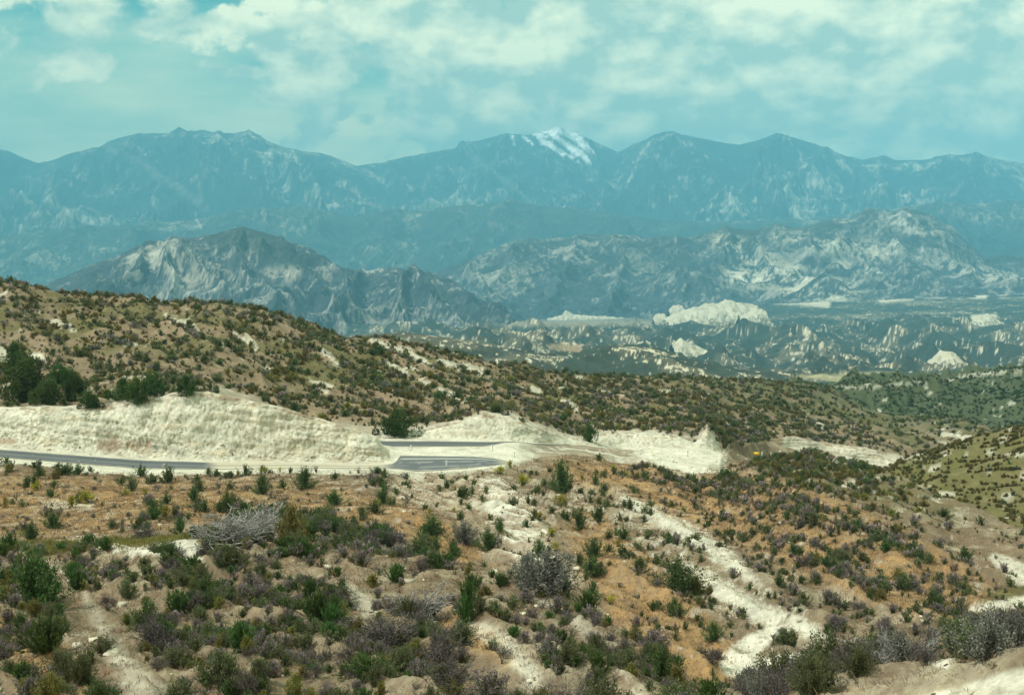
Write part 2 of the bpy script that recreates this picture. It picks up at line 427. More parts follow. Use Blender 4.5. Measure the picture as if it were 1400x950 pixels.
# orange dry-grass ground
om = np.zeros(X.shape, F32)
far_slope = tri(Tt, 5.2, 9.0, 0.3)
om = np.maximum(om, far_slope * stroke(pxn, pyn, [(-300, 690), (60, 690), (250, 690), (420, 690), (560, 705), (640, 760)], [38, 40, 34, 30, 22, 24], 22))
om = np.maximum(om, far_slope * stroke(pxn, pyn, [(800, 720), (860, 800), (900, 850), (960, 900)], [28, 45, 55, 45], 25))
om = np.maximum(om, far_slope * stroke(pxn, pyn, [(760, 640), (900, 660), (1100, 720), (1250, 790), (1330, 820)], [10, 32, 60, 50, 30], 25))
om = np.maximum(om, near_left * stroke(pxn, pyn, [(-10, 850), (60, 900), (90, 960)], [18, 34, 30], 20))
om = np.maximum(om, near_left * stroke(pxn, pyn, [(600, 830), (650, 870), (700, 900)], [18, 18, 12], 16))
om = np.maximum(om, near_left * stroke(pxn, pyn, [(860, 860), (900, 900), (960, 945)], [12, 18, 20], 14) * 0.8)
om = np.maximum(om, near_left * sm(0.1, 0.4, nC + nB * 0.3) * 0.6)
col = mixc(col, orange, np.clip(om * (0.6 + 0.9 * (nB + 0.2)), 0, 1))
# ridge behind the road: pinkish soil with olive cover
rid = tri(Tt, 13.6, 17.5, 0.2) * (1 - 0.6 * sm(450, 700, D))
col = mixc(col, pink, np.clip(rid * (0.75 + nA), 0, 1))
col = mixc(col, olivec, np.clip(tri(Tt, 14.8, 16.6, 0.6) * sm(-0.05, 0.25, nC + 0.4 * nA + 0.1) * 0.8, 0, 1))
far_green = sm(420, 700, D) * sm(13.5, 14.2, Tt)
col = mixc(col, greenc, np.clip(far_green * (0.75 + 0.8 * nA), 0, 1))
col = mixc(col, olivec, np.clip(far_green * sm(0.05, 0.3, nC) * 0.7, 0, 1))
col = mixc(col, bluegreen, sm(17.0, 17.5, Tt) * 0.85)
# the olive hill on the right and the scrub bump before it
oh = tri(Tt, 10.2, 12.2, 0.1) * sm(1185, 1205, px)
col = mixc(col, C(0.20, 0.165, 0.085), oh * 0.8)
col = mixc(col, olivec * 1.15, np.clip(oh * (0.85 + 0.8 * nC + 0.8 * nA), 0, 1))
bump_m = tri(Tt, 8.1, 9.2, 0.3) * stroke(px, py, [(1050, 640), (1120, 645), (1210, 665), (1300, 700)], [14, 26, 26, 14], 24)
col = mixc(col, olivec, np.clip(bump_m * (0.55 + nA), 0, 0.9))
col = mixc(col, olivec, tri(Tt, 3.8, 6.2, 0.2) * stroke(px, pyn, [(-200, 745), (120, 748), (200, 742), (270, 732)], [7, 7, 6, 4], 5) * 0.95)
lowright = tri(Tt, 5.8, 7.6, 0.2) * stroke(pxn, py, [(1330, 850), (1420, 800)], [16, 30], 14)
col = mixc(col, olivec, lowright * 0.9)
# pale rock and bare sand
wm = np.zeros(X.shape, F32)
def addw(m, k=1.0):
    global wm
    m = np.where(Tt < 9, m * sm(-0.45, 0.05, nE + 0.5 * nD + 0.5 * (m - 0.5)), m)
    wm = np.maximum(wm, np.clip(m * k, 0, 1))
nz = nE * 16 + nA * 9 + nD * 9 * (1 - sm(100, 220, D)) + 2
addw(tri(Tt, 9.02, 14.0, 0.12) * (1 - sm(985, 1000, px)) * sm(-700, -400, px) * np.where((px < 270) & (Tt > 11.1), 0.0, 1.0) * np.where((px >= 270) & (px < 520) & (Tt > 11.3), 0.35, 1.0) * (1 - 0.9 * sm(700, 745, px) * (1 - sm(850, 900, px)) * tri(Tt, 8.9, 12.4, 0.3) * sm(-0.5, 0.1, nA + 0.5 * nB)))
addw(tri(Tt, 8.86, 9.1, 0.05) * (1 - sm(560, 600, px)), 0.9)
addw(tri(Tt, 13.0, 14.0, 0.05) * tri(px, 1075, 1240, 8), 0.85)
addw(tri(Tt, 8.6, 10.9, 0.2) * stroke(px, py, [(880, 622), (940, 630), (985, 640)], [8, 14, 10], 10, 1, nz * 0.4))
# white spur on the right of the gully
addw(far_slope * stroke(px, py, [(838, 668), (872, 692), (910, 712), (960, 738), (1000, 768), (1040, 800)], [4, 9, 11, 14, 12, 4], 14, 1, nz * 1.2), 0.9)
addw(far_slope * stroke(px, py, [(940, 775), (985, 805), (1045, 840), (1090, 855), (1130, 875)], [6, 13, 16, 15, 10], 14, 1, nz * 1.2), 0.95)
addw(far_slope * stroke(px, py, [(1075, 850), (1030, 880), (1000, 905), (1040, 915), (1100, 900)], [8, 16, 18, 18, 10], 9, 1, nz * 0.5))
addw(far_slope * stroke(px, py, [(1360, 762), (1400, 785), (1480, 800)], [8, 16, 16], 9, 1, nz * 0.6), 0.8)
addw(tri(Tt, 5.5, 8, 0.2) * stroke(px, py, [(1330, 832), (1400, 822), (1480, 815)], [6, 10, 12], 7, 1, nz * 0.5), 0.9)
# white gullies on the fill below the hairpin
fillm = tri(Tt, 6.6, 8.95, 0.1) * stroke(px, py, [(560, 665), (640, 680), (700, 720), (740, 760)], [22, 36, 42, 26], 26)
col = mixc(col, mixc(np.broadcast_to(fillc, col.shape), C(0.44, 0.385, 0.27), sm(-0.1, 0.35, nE + 0.4 * nD)), np.clip(fillm * 0.95, 0, 1))
darkp = sm(-0.05, 0.35, nD + 0.7 * nE) * (1 - sm(9.0, 9.3, Tt)) * (1 - sm(120, 260, D))
col = mixc(col, C(0.15, 0.10, 0.065), darkp * 0.55)
gm = sm(0.50, 0.66, ridged((X + 0.62 * (Y - 180)) / 3.4, (Y - 0.2 * X) / 34.0, 4, 81) + 0.25 * nB)
addw(tri(Tt, 6.4, 8.95, 0.1) * (0.25 + gm) * 1.2 * stroke(px, py, [(668, 652), (690, 690), (715, 730), (745, 775)], [14, 26, 32, 26], 26))
addw(tri(Tt, 6.4, 8.95, 0.1) * gm * stroke(px, py, [(560, 665), (700, 680), (790, 700)], [26, 34, 34], 30), 0.45)
addw(far_slope * stroke(px, py, [(120, 692), (60, 688)], [10, 8], 8, 1, nz) , 0.6)
# pale bare soil on the near spur
addw(near_left * stroke(px, py, [(-60, 790), (20, 775), (80, 775), (110, 800), (140, 860), (180, 930), (260, 990)], [12, 8, 8, 8, 10, 18, 26], 34, 1, nz * 1.8), 0.45)
addw(near_left * stroke(px, py, [(160, 750), (250, 745), (262, 765)], [10, 16, 16], 10, 1, nz), 0.95)
addw(near_left * stroke(px, py, [(640, 850), (690, 880), (730, 930)], [8, 14, 16], 22, 1, nz * 1.3), 0.7)
addw(near_left * stroke(px, py, [(470, 800), (500, 830)], [10, 18], 14, 1, nz), 0.55)
addw(near_left * stroke(px, py, [(730, 812), (790, 850), (840, 895), (870, 950)], [4, 6, 10, 14], 20, 1, nz * 1.8), 0.4)
addw((1 - sm(4.05, 4.3, Tt)) * stroke(px, py, [(1225, 975), (1320, 955), (1400, 945), (1600, 930)], [14, 22, 34, 44], 16, 1, nz * 0.4), 0.95)
addw((1 - sm(4.05, 4.3, Tt)) * stroke(px, py, [(1265, 893), (1290, 905)], [10, 12], 8, 1, nz * 0.4), 0.8)
addw(far_slope * stroke(px, py, [(800, 690), (900, 740), (1000, 800), (1080, 850)], [20, 34, 40, 30], 40) * sm(0.05, 0.35, nE + 0.6 * nD + 0.5 * nA), 0.7)
addw(far_slope * sm(0.28, 0.5, nE + 0.5 * nD + 0.5 * nA) * sm(850, 950, px), 0.45)
addw(far_slope * (1 - sm(540, 620, px)) * sm(0.12, 0.4, nE + 0.4 * nD + 0.5 * nB), 0.35)
# scattered pale scars on the ridge
for pts, w in [([(505, 465), (560, 482), (590, 500)], 4), ([(530, 497), (555, 510)], 4), ([(575, 520), (640, 550)], 3), ([(600, 492), (645, 505)], 4), ([(228, 432), (262, 446)], 4),
               ([(320, 455), (350, 475)], 3), ([(440, 478), (462, 498)], 4), ([(640, 500), (665, 512)], 5), ([(45, 485), (60, 492)], 7), ([(2, 478), (8, 494)], 6), ([(770, 548), (790, 560)], 4),
               ([(170, 515), (210, 520)], 3), ([(1060, 470), (1060, 470)], 0.5)]:
    addw(tri(Tt, 13.4, 16.2, 0.1) * stroke(px, py, pts, w, 5, 1, nz * 0.5), 0.75)
addw(tri(Tt, 14.2, 16.1, 0.2) * sm(0.30, 0.42, fbm((X + 0.4 * Y) / 6, Y / 20, 4, 91)) * (1 - sm(450, 600, D)), 0.6)
addw(oh * sm(0.22, 0.34, fbm(X / 6, Y / 9, 4, 93)), 0.65)
addw(bump_m * sm(0.18, 0.3, fbm(X / 4, Y / 8, 4, 94)), 0.7)
addw(tri(Tt, 15.1, 16.05, 0.2) * tri(px, 1290, 1400, 30) * sm(0.1, 0.25, fbm(X / 9, Y / 14, 4, 95)), 0.8)
addw(tri(Tt, 16.9, 18.8, 0.2) * sm(0.30, 0.4, fbm(X / 9, Y / 12, 4, 96)) , 0.6)
addw(tri(Tt, 17.5, 18.9, 0.2) * stroke(px, py, [(1296, 520), (1330, 512), (1370, 508), (1410, 505)], [1, 1.6, 1.4, 1], 2), 0.7)
addw(tri(Tt, 17.2, 18.9, 0.2) * stroke(px, py, [(1000, 525), (1100, 528), (1180, 530), (1260, 522)], [1, 1.4, 1.4, 1.5], 2), 0.5)
wcol = white * (0.90 + 0.12 * nA[..., None] + 0.12 * nB[..., None])
dirt = C(0.44, 0.37, 0.25)
cutm = np.maximum(cut1, cut2)
crk = np.maximum(sm(0.86, 0.97, 1 - np.abs(fbm(X / 2.2 + S.Z * 0.7, S.Z / 1.6 - X * 0.12, 4, 99)) * 2.2), 0)
wcol = mixc(wcol, dirt * 0.55, np.clip(cutm * crk * 0.85 * sm(-0.25, 0.15, nA), 0, 1))
wcol = mixc(wcol, C(0.20, 0.13, 0.08), np.clip(np.maximum(cut1 * tri(Tt, 10.86, 11.0, 0.06), cut2 * tri(Tt, 13.84, 14.0, 0.08)) * sm(-0.15, 0.25, nB + nA) * 0.75, 0, 1))
spk = sm(0.22, 0.4, fbm(X / 0.9, Y / 0.5 + S.Z, 3, 100))
wcol = mixc(wcol, C(0.23, 0.19, 0.11), spk * tri(Tt, 10.0, 10.45, 0.15) * sm(-0.3, 0.1, nA) * (1 - bench) * 0.7)
wcol = mixc(wcol, dirt, np.clip(cutm * sm(0.05, 0.5, fbm(X / 6, S.Z / 1.2, 4, 97)) * 0.55, 0, 1))
wcol = mixc(wcol, dirt * 0.8, np.clip(cut1 * tri(px, 350, 510, 40) * sm(0.0, 0.4, fbm(X / 5, S.Z / 0.8, 4, 98) + 0.15) * 0.5, 0, 1))
wcol = mixc(wcol, C(0.26, 0.15, 0.09), tri(Tt, 10.1, 10.5, 0.15) * np.maximum(stroke(px, py, [(140, 608), (200, 608)], 9, 8, 1, nz), stroke(px, py, [(-60, 603), (40, 604)], 6, 6, 1, nz)) * 0.6)
col = mixc(col, wcol, wm)
ground = S.build('ground', MAT['near'], np.clip(col, 0.01, 0.85))
ground['kind'] = 'structure'

# ------------------------------------------------------------------ middle distance hills (1 to 9 km)
def M_(*p): return list(p)
H0 = [(700, 640, 1150)]
H1 = [(-400, 500, 1500), (300, 492, 1500), (440, 472, 1500), (500, 462, 1500), (560, 457, 1500), (620, 463, 1480), (680, 478, 1450), (740, 490, 1420), (790, 480, 1500), (830, 470, 1550), (880, 479, 1500),
      (940, 490, 1480), (1000, 502, 1450), (1080, 520, 1450), (1120, 535, 1450), (1400, 545, 1450), (1700, 545, 1450)]
H2 = [(-400, 510, 2000), (700, 505, 2000), (1000, 518, 2000), (1100, 521, 1950), (1400, 525, 1950)]
H3 = [(-400, 490, 2800), (600, 485, 2800), (1000, 494, 2700), (1400, 498, 2700)]
H4 = [(-400, 470, 4200), (600, 466, 4200), (1000, 468, 4200), (1400, 468, 4000)]
H5 = [(-400, 452, 6000), (700, 446, 6000), (1000, 441, 6000), (1400, 436, 5600)]
H6 = [(-400, 443, 8000), (700, 436, 8000), (900, 432, 8000), (1050, 415, 7800), (1400, 405, 7600)]
H7 = [(-400, 436, 11000), (900, 425, 10500), (1050, 402, 10500), (1400, 390, 10500)]
Hs = Sheet([H0, H1, H2, H3, H4, H5, H6, H7], [50, 40, 70, 110, 90, 60, 20], cols_axis(-100, 1500, 1.5))
X, Y = Hs.X, Hs.Y; T2 = np.repeat(Hs.T[:, None], Hs.nc, 1)
px, py = Hs.pix()
r1 = ridged(X / 420, Y / 520, 6, 101); r2 = ridged(X / 1300 + 5, Y / 1500, 4, 105)
amp = tri(T2, 2.6, 4.6, 0.7)
keepf = 1 - stroke(px, py, [(1090, 517), (1160, 516), (1225, 514)], [4, 5, 3], 6) * 0.9
keepf = keepf * (1 - 0.85 * stroke(px, py, [(690, 442), (800, 440), (900, 440)], 6, 8))
dz = ((r1 - 0.38) * 78 + (r2 - 0.4) * 55) * amp * keepf
dz += (ridged(X / 150, Y / 180, 5, 109) - 0.4) * (14 * tri(T2, 0.3, 2.2, 0.3) * (1 - 0.5 * tri(T2, 0.95, 1.05, 0.15)) + 16 * amp)
Hs.Z = Hs.Z + dz
px, py = Hs.pix()
gy, gx = np.gradient(Hs.Z); slope = np.clip(np.hypot(gx / np.maximum(np.gradient(X, axis=1), 0.1), gy / np.maximum(np.gradient(Y, axis=0), 0.1)), 0, 3)
scrub = C(0.034, 0.050, 0.038); chal = C(0.62, 0.57, 0.42); tanf = C(0.36, 0.27, 0.17)
col = np.broadcast_to(scrub, X.shape + (3,)).astype(F32)
n1 = fbm(X / 60, Y / 90, 5, 111); n2 = fbm(X / 380, Y / 500, 4, 113); n3 = fbm(X / 11, Y / 11, 4, 117, 0.75)
wmid = sm(0.20, 0.36, n1 * 0.5 + n3 * 1.0 + 0.12 * (slope - 0.5) + 0.30 * n2 - 0.02)
wmid *= (0.35 + 0.65 * sm(1.6, 2.6, T2))
col = mixc(col, C(0.16, 0.14, 0.09), np.clip(sm(-0.1, 0.3, n1 + n2) * 0.5, 0, 1))
col = mixc(col, chal, np.clip(wmid * 0.8, 0, 1))
nearhill = (1 - sm(1.3, 1.8, T2))
col = mixc(col, chal, nearhill * sm(0.30, 0.40, n3 + 0.5 * n1 + 0.08) * 0.8)
col = mixc(col, tanf, stroke(px, py, [(755, 474), (790, 476)], [4, 5], 4) * 0.9)
col = mixc(col, C(0.33, 0.30, 0.17), stroke(px, py, [(1085, 514), (1150, 516), (1225, 512)], [2, 5, 3], 4, 1, n1 * 4) * 0.9)
col = mixc(col, C(0.30, 0.27, 0.20), stroke(px, py, [(700, 443), (800, 441), (890, 441)], [2, 5, 3], 4, 1, n1 * 4) * 0.7)
for pts_, w_ in (([(1222, 396), (1248, 396)], 3.5), ([(1205, 410), (1245, 406)], 4), ([(1292, 403), (1345, 404)], 4.5), ([(1060, 410), (1130, 415)], 5), ([(1370, 404), (1400, 402)], 3), ([(1330, 434), (1360, 432)], 3)):
    col = mixc(col, chal, np.clip(stroke(px, py, pts_, w_, 5, 1, n3 * 5 + n1 * 4) * 0.85, 0, 1))
hills = Hs.build('hills', MAT['hill'], np.clip(col, 0.01, 0.85)); hills['kind'] = 'structure'

# ------------------------------------------------------------------ mountains
def mountain(name, crest, front, back_dY, rows, seed, sx, sy, amp, veg, rock, rock_bias, xlo=-250, xhi=1650, step=1.6, midf=0.45, warp=0.25, paint=None, crest_keep=0.32, spurs=(), spur_h=0, spur_w=16):
    xs = cols_axis(xlo, xhi, step, -1400, 2800, 24)
    cr = np.array(crest, float); fr = np.array(front, float)
    gx_ = np.unique(np.concatenate([cr[:, 0], fr[:, 0]]))
    f0 = [(x, np.interp(x, fr[:, 0], fr[:, 1]), np.interp(x, fr[:, 0], fr[:, 2])) for x in gx_]
    f2 = [(x, np.interp(x, cr[:, 0], cr[:, 1]), np.interp(x, cr[:, 0], cr[:, 2])) for x in gx_]
    f1 = []
    for p, q in zip(f0, f2):
        zf, zc = p[2] * slope_of(p[1]), q[2] * slope_of(q[1])
        Ym = p[2] + (q[2] - p[2]) * 0.55; zm = zf + (zc - zf) * midf
        f1.append((p[0], 340 + (-zm / Ym) * FP if False else y_from_slope(zm / Ym), Ym))
    f3 = [(q[0], q[1] + 90, q[2] + back_dY) for q in f2]
    fm1 = [(p[0], p[1] + 30, p[2] * 0.93) for p in f0]
    M = Sheet([fm1, f0, f1, f2, f3], [8, rows, rows, 26], xs)
    X, Y = M.X, M.Y; T = np.repeat(M.T[:, None], M.nc, 1)
    wx = fbm(X / (sx * 2.2), Y / (sy * 1.2), 4, seed + 1) * sx * warp * 4
    wy = fbm(X / (sx * 2.0), Y / (sy * 1.0), 3, seed + 2) * sy * warp * 2
    r = 0.6 * ridged((X + 0.55 * Y + wx) / sx, (Y - 0.3 * X + wy) / sy, 8, seed + 3, 0.60) + 0.4 * ridged((X - 0.7 * Y + wx) / (sx * 0.45), (Y + 0.4 * X + wy) / (sy * 0.45), 6, seed + 4, 0.6)
    rb = ridged((X - wx) / (sx * 2.6), (Y + wy) / (sy * 1.5), 3, seed + 5)
    env = sm(0.7, 1.5, T) * (1 - (1 - crest_keep) * sm(2.45, 3.0, T))
    env = np.where(T > 3.0, crest_keep, env)
    if spur_h:
        qx, qy = M.pix()
        jx_ = fbm(X / (sx * 0.5), Y / (sy * 0.5), 4, seed + 21) * spur_w * 1.3
        best = np.zeros(qx.shape, F32)
        for pl_ in spurs:
            d_ = stroke(qx + jx_, qy, pl_, 0.0, spur_w * 2.0, 1.0)      # 0.5 on the line, falling to 0 at spur_w
            best = np.maximum(best, d_ * 2)
        M.Z = M.Z + (best ** 1.2 - 0.3) * spur_h * sm(0.8, 1.4, T) * (1 - 0.85 * sm(2.55, 2.97, T)) * (T < 3)
    M.Z = M.Z + ((r - 0.5) * amp + (rb - 0.5) * amp * 0.8) * env
    px, py = M.pix()
    zx = np.gradient(M.Z, axis=1) / np.maximum(np.gradient(X, axis=1), 1e-3)
    n1 = fbm(X / (sx * 0.5), Y / (sy * 0.35), 6, seed + 7, 0.6); n2 = fbm(X / (sx * 2), Y / (sy * 2), 3, seed + 8)
    n3 = fbm((X + wx) / (sx * 0.12), Y / (sy * 0.16), 4, seed + 9, 0.6)
    n4 = fbm(X / (sx * 0.035), Y / (sy * 0.05), 4, seed + 10, 0.7)
    rk = sm(-0.1, 0.5, rock_bias + n1 * 0.7 + n2 * 0.5 + n3 * 0.6 + n4 * 0.7 + (r - 0.45) * 0.5)
    n3 = n3 + n4 * 0.9
    col = np.broadcast_to(np.array(veg, F32), X.shape + (3,)).astype(F32)
    col = mixc(col, np.array(rock, F32), rk * (0.55 + 0.45 * sm(-0.3, 0.3, n3)))
    if paint: col = paint(col, px, py, X, Y, M.Z, T, n1, n3)
    o = M.build(name, MAT['mount'], np.clip(col, 0.01, 0.9)); o['kind'] = 'structure'
    return o

def y_from_slope(t):
    # inverse of slope_of
    dy = (t * CT + ST) / (CT - t * ST)
    return 475.0 - FP * dy

vegc = (0.045, 0.060, 0.050); rockc = (0.36, 0.34, 0.27)
crest_far = [(-300, 215, 23500), (-100, 190, 23500), (-40, 192, 23500), (0, 203, 23400), (30, 214, 23300), (52, 222, 23000), (66, 220, 22500), (100, 208, 22000), (135, 201, 22000), (150, 191, 22000), (190, 182, 22000), (230, 180, 22000),
             (245, 174, 22000), (258, 180, 22000), (275, 176, 22000), (300, 181, 22000), (340, 181, 22000), (370, 195, 21900), (400, 203, 21900), (440, 208, 21900), (470, 218, 22000), (488, 225, 22200),
             (530, 222, 23500), (570, 212, 24000), (620, 203, 24500), (640, 196, 24600), (665, 188, 24800), (690, 184, 25000), (720, 185, 25000), (740, 180, 25000), (765, 176, 25000), (790, 184, 25000),
             (815, 195, 24800), (845, 208, 23500), (870, 195, 22500), (895, 183, 22000), (915, 179, 22000), (950, 186, 22000), (985, 194, 22200), (1010, 197, 22300), (1035, 190, 22000), (1062, 182, 22000),
             (1090, 188, 22000), (1130, 202, 22000), (1160, 214, 22200), (1180, 218, 22500), (1210, 212, 22500), (1225, 218, 22500), (1260, 217, 22500), (1300, 211, 22000), (1335, 208, 22000),
             (1360, 216, 22200), (1400, 222, 22400), (1700, 235, 22400)]
front_far = [(-400, 330, 15500), (1700, 330, 15500)]

def paint_far(col, px, py, X, Y, Z, T, n1, n3):
    snow = C(0.88, 0.90, 0.90)
    nzz = n3 * 5 + n1 * 3
    m = np.zeros(px.shape, F32)
    for pts, w in [([(742, 181), (765, 177), (790, 184)], [2, 5, 2]), ([(752, 183), (775, 197), (800, 215), (808, 226)], [3, 3, 4, 1.5]),
                   ([(770, 181), (790, 192), (805, 208)], [3, 2.5, 2]), ([(742, 193), (755, 200), (770, 214)], [4, 4, 1]), ([(772, 196), (782, 206)], [3, 2]),
                   ([(700, 187), (704, 198)], [1.8, 1.2]), ([(715, 186), (728, 197)], [1.2, 0.8]), ([(795, 186), (800, 205)], [1.5, 2]), ([(780, 180), (800, 196), (812, 210)], [1, 1.2, 0.8]), ([(760, 190), (790, 212), (806, 222)], [1, 1.2, 1]), ([(735, 187), (748, 188)], [2, 1.5]), ([(765, 205), (792, 222)], [1, 0.5]), ([(730, 184), (742, 183)], [1.5, 2])]:
        m = np.maximum(m, stroke(px, py, pts, [x * 0.9 + 0.3 for x in w], 2.5, 1, nzz * 0.8))
    m = m * tri(T, 2.0, 3.2, 0.2)
    pale = np.maximum(stroke(px, py, [(150, 205), (190, 220), (215, 240), (250, 260), (280, 285)], 4, 8, 1, nzz), stroke(px, py, [(285, 225), (275, 250), (272, 280)], 3, 6, 1, nzz))
    pale = np.maximum(pale, stroke(px, py, [(640, 210), (700, 255)], 3, 7, 1, nzz))
    col = mixc(col, C(0.42, 0.40, 0.33), pale * 0.28)
    return mixc(col, snow, m)

mountain('mountain_range', crest_far, front_far, 3000, 190, 201, 1150, 1500, 400, (0.030, 0.042, 0.038), (0.50, 0.47, 0.38), -0.08, paint=paint_far, crest_keep=0.10, spur_h=190, spur_w=17,
    spurs=[[(245, 174), (275, 215), (330, 250), (380, 290)], [(190, 182), (150, 225), (90, 260), (60, 300)], [(340, 181), (430, 240), (500, 285)], [(300, 181), (290, 230), (230, 275), (200, 300)], [(135, 200), (60, 250), (0, 290)],
           [(400, 203), (400, 250), (440, 290)], [(530, 222), (560, 260), (620, 285)], [(640, 196), (600, 235), (540, 280)], [(690, 184), (690, 225), (640, 275)], [(765, 176), (740, 225), (700, 270)], [(790, 184), (830, 240), (800, 280)],
           [(915, 179), (880, 225), (840, 275)], [(915, 179), (960, 230), (1000, 280)], [(1062, 182), (1040, 220), (1010, 260), (960, 290)], [(1062, 182), (1120, 235), (1180, 275)], [(1130, 202), (1080, 250), (1060, 290)],
           [(1300, 211), (1260, 250), (1200, 285)], [(1300, 211), (1370, 260)], [(1335, 208), (1320, 260), (1290, 285)]])

foot_crest = [(-300, 325, 15500), (0, 322, 15500), (60, 315, 15500), (120, 306, 15400), (200, 303, 15300), (260, 297, 15200), (300, 289, 15200), (350, 283, 15200), (400, 281, 15200), (440, 287, 15300), (480, 297, 15500), (540, 288, 15500), (600, 282, 15500),
              (700, 276, 15500), (780, 280, 15500), (860, 290, 15500), (920, 300, 15300), (1000, 300, 15300), (1100, 296, 15300), (1200, 285, 15000), (1280, 278, 15000), (1400, 270, 15000), (1700, 265, 15000)]
foot_front = [(-400, 420, 11800), (600, 405, 11800), (900, 398, 11800), (1400, 375, 11800), (1700, 375, 11800)]
def paint_foot(col, px, py, X, Y, Z, T, n1, n3):
    col = mixc(col, C(0.5, 0.46, 0.36), stroke(px, py, [(274, 292), (268, 300), (276, 312)], 1.2, 2) * 0.8)
    return mixc(col, C(0.03, 0.045, 0.04), stroke(px, py, [(1290, 300), (1340, 325), (1410, 345)], [6, 20, 18], 16) * 0.8)  # darkens the base colour where a cloud shades the right foothills
mountain('foothills', foot_crest, foot_front, 1500, 110, 241, 900, 1100, 200, vegc, (0.34, 0.32, 0.25), -0.10, paint=paint_foot, midf=0.5, spur_h=110, spur_w=20,
    spurs=[[(120, 306), (60, 345), (20, 380)], [(200, 303), (180, 340), (110, 370)], [(350, 283), (300, 310), (240, 330)], [(400, 281), (440, 320), (520, 350)], [(350, 283), (370, 310), (420, 345)], [(540, 288), (520, 320), (470, 350)], [(600, 282), (640, 310), (640, 345)], [(700, 276), (680, 300), (590, 345)],
           [(780, 280), (800, 300), (860, 315)], [(1200, 285), (1150, 300)], [(1280, 278), (1330, 320), (1390, 360)], [(1280, 278), (1290, 320), (1320, 360)]])

right_crest = [(-300, 470, 9500), (500, 430, 9500), (560, 390, 9500), (600, 369, 9500), (640, 353, 9500), (690, 334, 9600), (720, 326, 9700), (760, 322, 9700), (800, 316, 9700), (840, 317, 9700), (880, 327, 9700),
               (920, 319, 9800), (945, 322, 9900), (975, 311, 9900), (1000, 306, 10000), (1030, 311, 10000), (1060, 304, 10000), (1085, 309, 10000), (1110, 303, 10000), (1140, 293, 10100), (1165, 297, 10100), (1185, 286, 10200), (1215, 290, 10200), (1235, 285, 10200), (1270, 291, 10200), (1300, 306, 10100),
               (1320, 325, 9900), (1345, 345, 9800), (1370, 345, 9700), (1400, 352, 9600), (1700, 370, 9500)]
right_front = [(-400, 480, 7300), (560, 442, 7300), (700, 437, 7400), (900, 432, 7300), (1050, 428, 7200), (1200, 412, 7600), (1400, 402, 7600), (1700, 400, 7600)]
def paint_right(col, px, py, X, Y, Z, T, n1, n3):
    nzz = n1 * 12 + n3 * 10
    pale = C(0.56, 0.53, 0.40)
    m = np.zeros(px.shape, F32)
    for pts, w, k in [([(985, 330), (1030, 350), (1060, 370), (1110, 385), (1170, 400)], [14, 20, 22, 18, 10], 0.85), ([(1000, 375), (1090, 395), (1150, 408)], [16, 14, 10], 0.9),
                      ([(1060, 325), (1120, 330), (1200, 345), (1230, 335)], [10, 16, 16, 10], 0.7), ([(1140, 360), (1200, 375)], [8, 7], 0.95), ([(1290, 360), (1350, 375), (1400, 378)], [10, 12, 8], 0.8),
                      ([(1220, 300), (1280, 320)], [14, 10], 0.5), ([(660, 375), (740, 385)], [14, 18], 0.35), ([(850, 330), (880, 370)], [10, 18], 0.3)]:
        m = np.maximum(m, stroke(px, py, pts, w, 18, 1, nzz) * k)
    m = m * sm(-0.1, 0.45, n1 + n3 + 0.12)
    col = mixc(col, C(0.05, 0.058, 0.045), stroke(px, py, [(940, 322), (1000, 325), (1050, 318), (1100, 312)], [4, 8, 6, 4], 14, 1, nzz) * 0.8)
    return mixc(col, pale, m)
mountain('badland_range', right_crest, right_front, 900, 130, 281, 560, 700, 115, (0.045, 0.060, 0.062), (0.31, 0.30, 0.26), 0.0, paint=paint_right, midf=0.42, spur_h=62, spur_w=19,
    spurs=[[(720, 326), (690, 370), (640, 410)], [(640, 353), (650, 390), (700, 425)], [(840, 317), (900, 360), (960, 390), (1000, 410)], [(800, 316), (780, 370), (740, 415)], [(840, 317), (850, 370), (830, 415)], [(1000, 306), (1040, 350), (1110, 385), (1180, 405)],
           [(1000, 306), (985, 350), (930, 385)], [(1060, 304), (1110, 345), (1190, 375)], [(1185, 286), (1150, 330), (1090, 365)], [(1235, 285), (1290, 335), (1330, 375)], [(1185, 286), (1230, 340), (1260, 385)]])

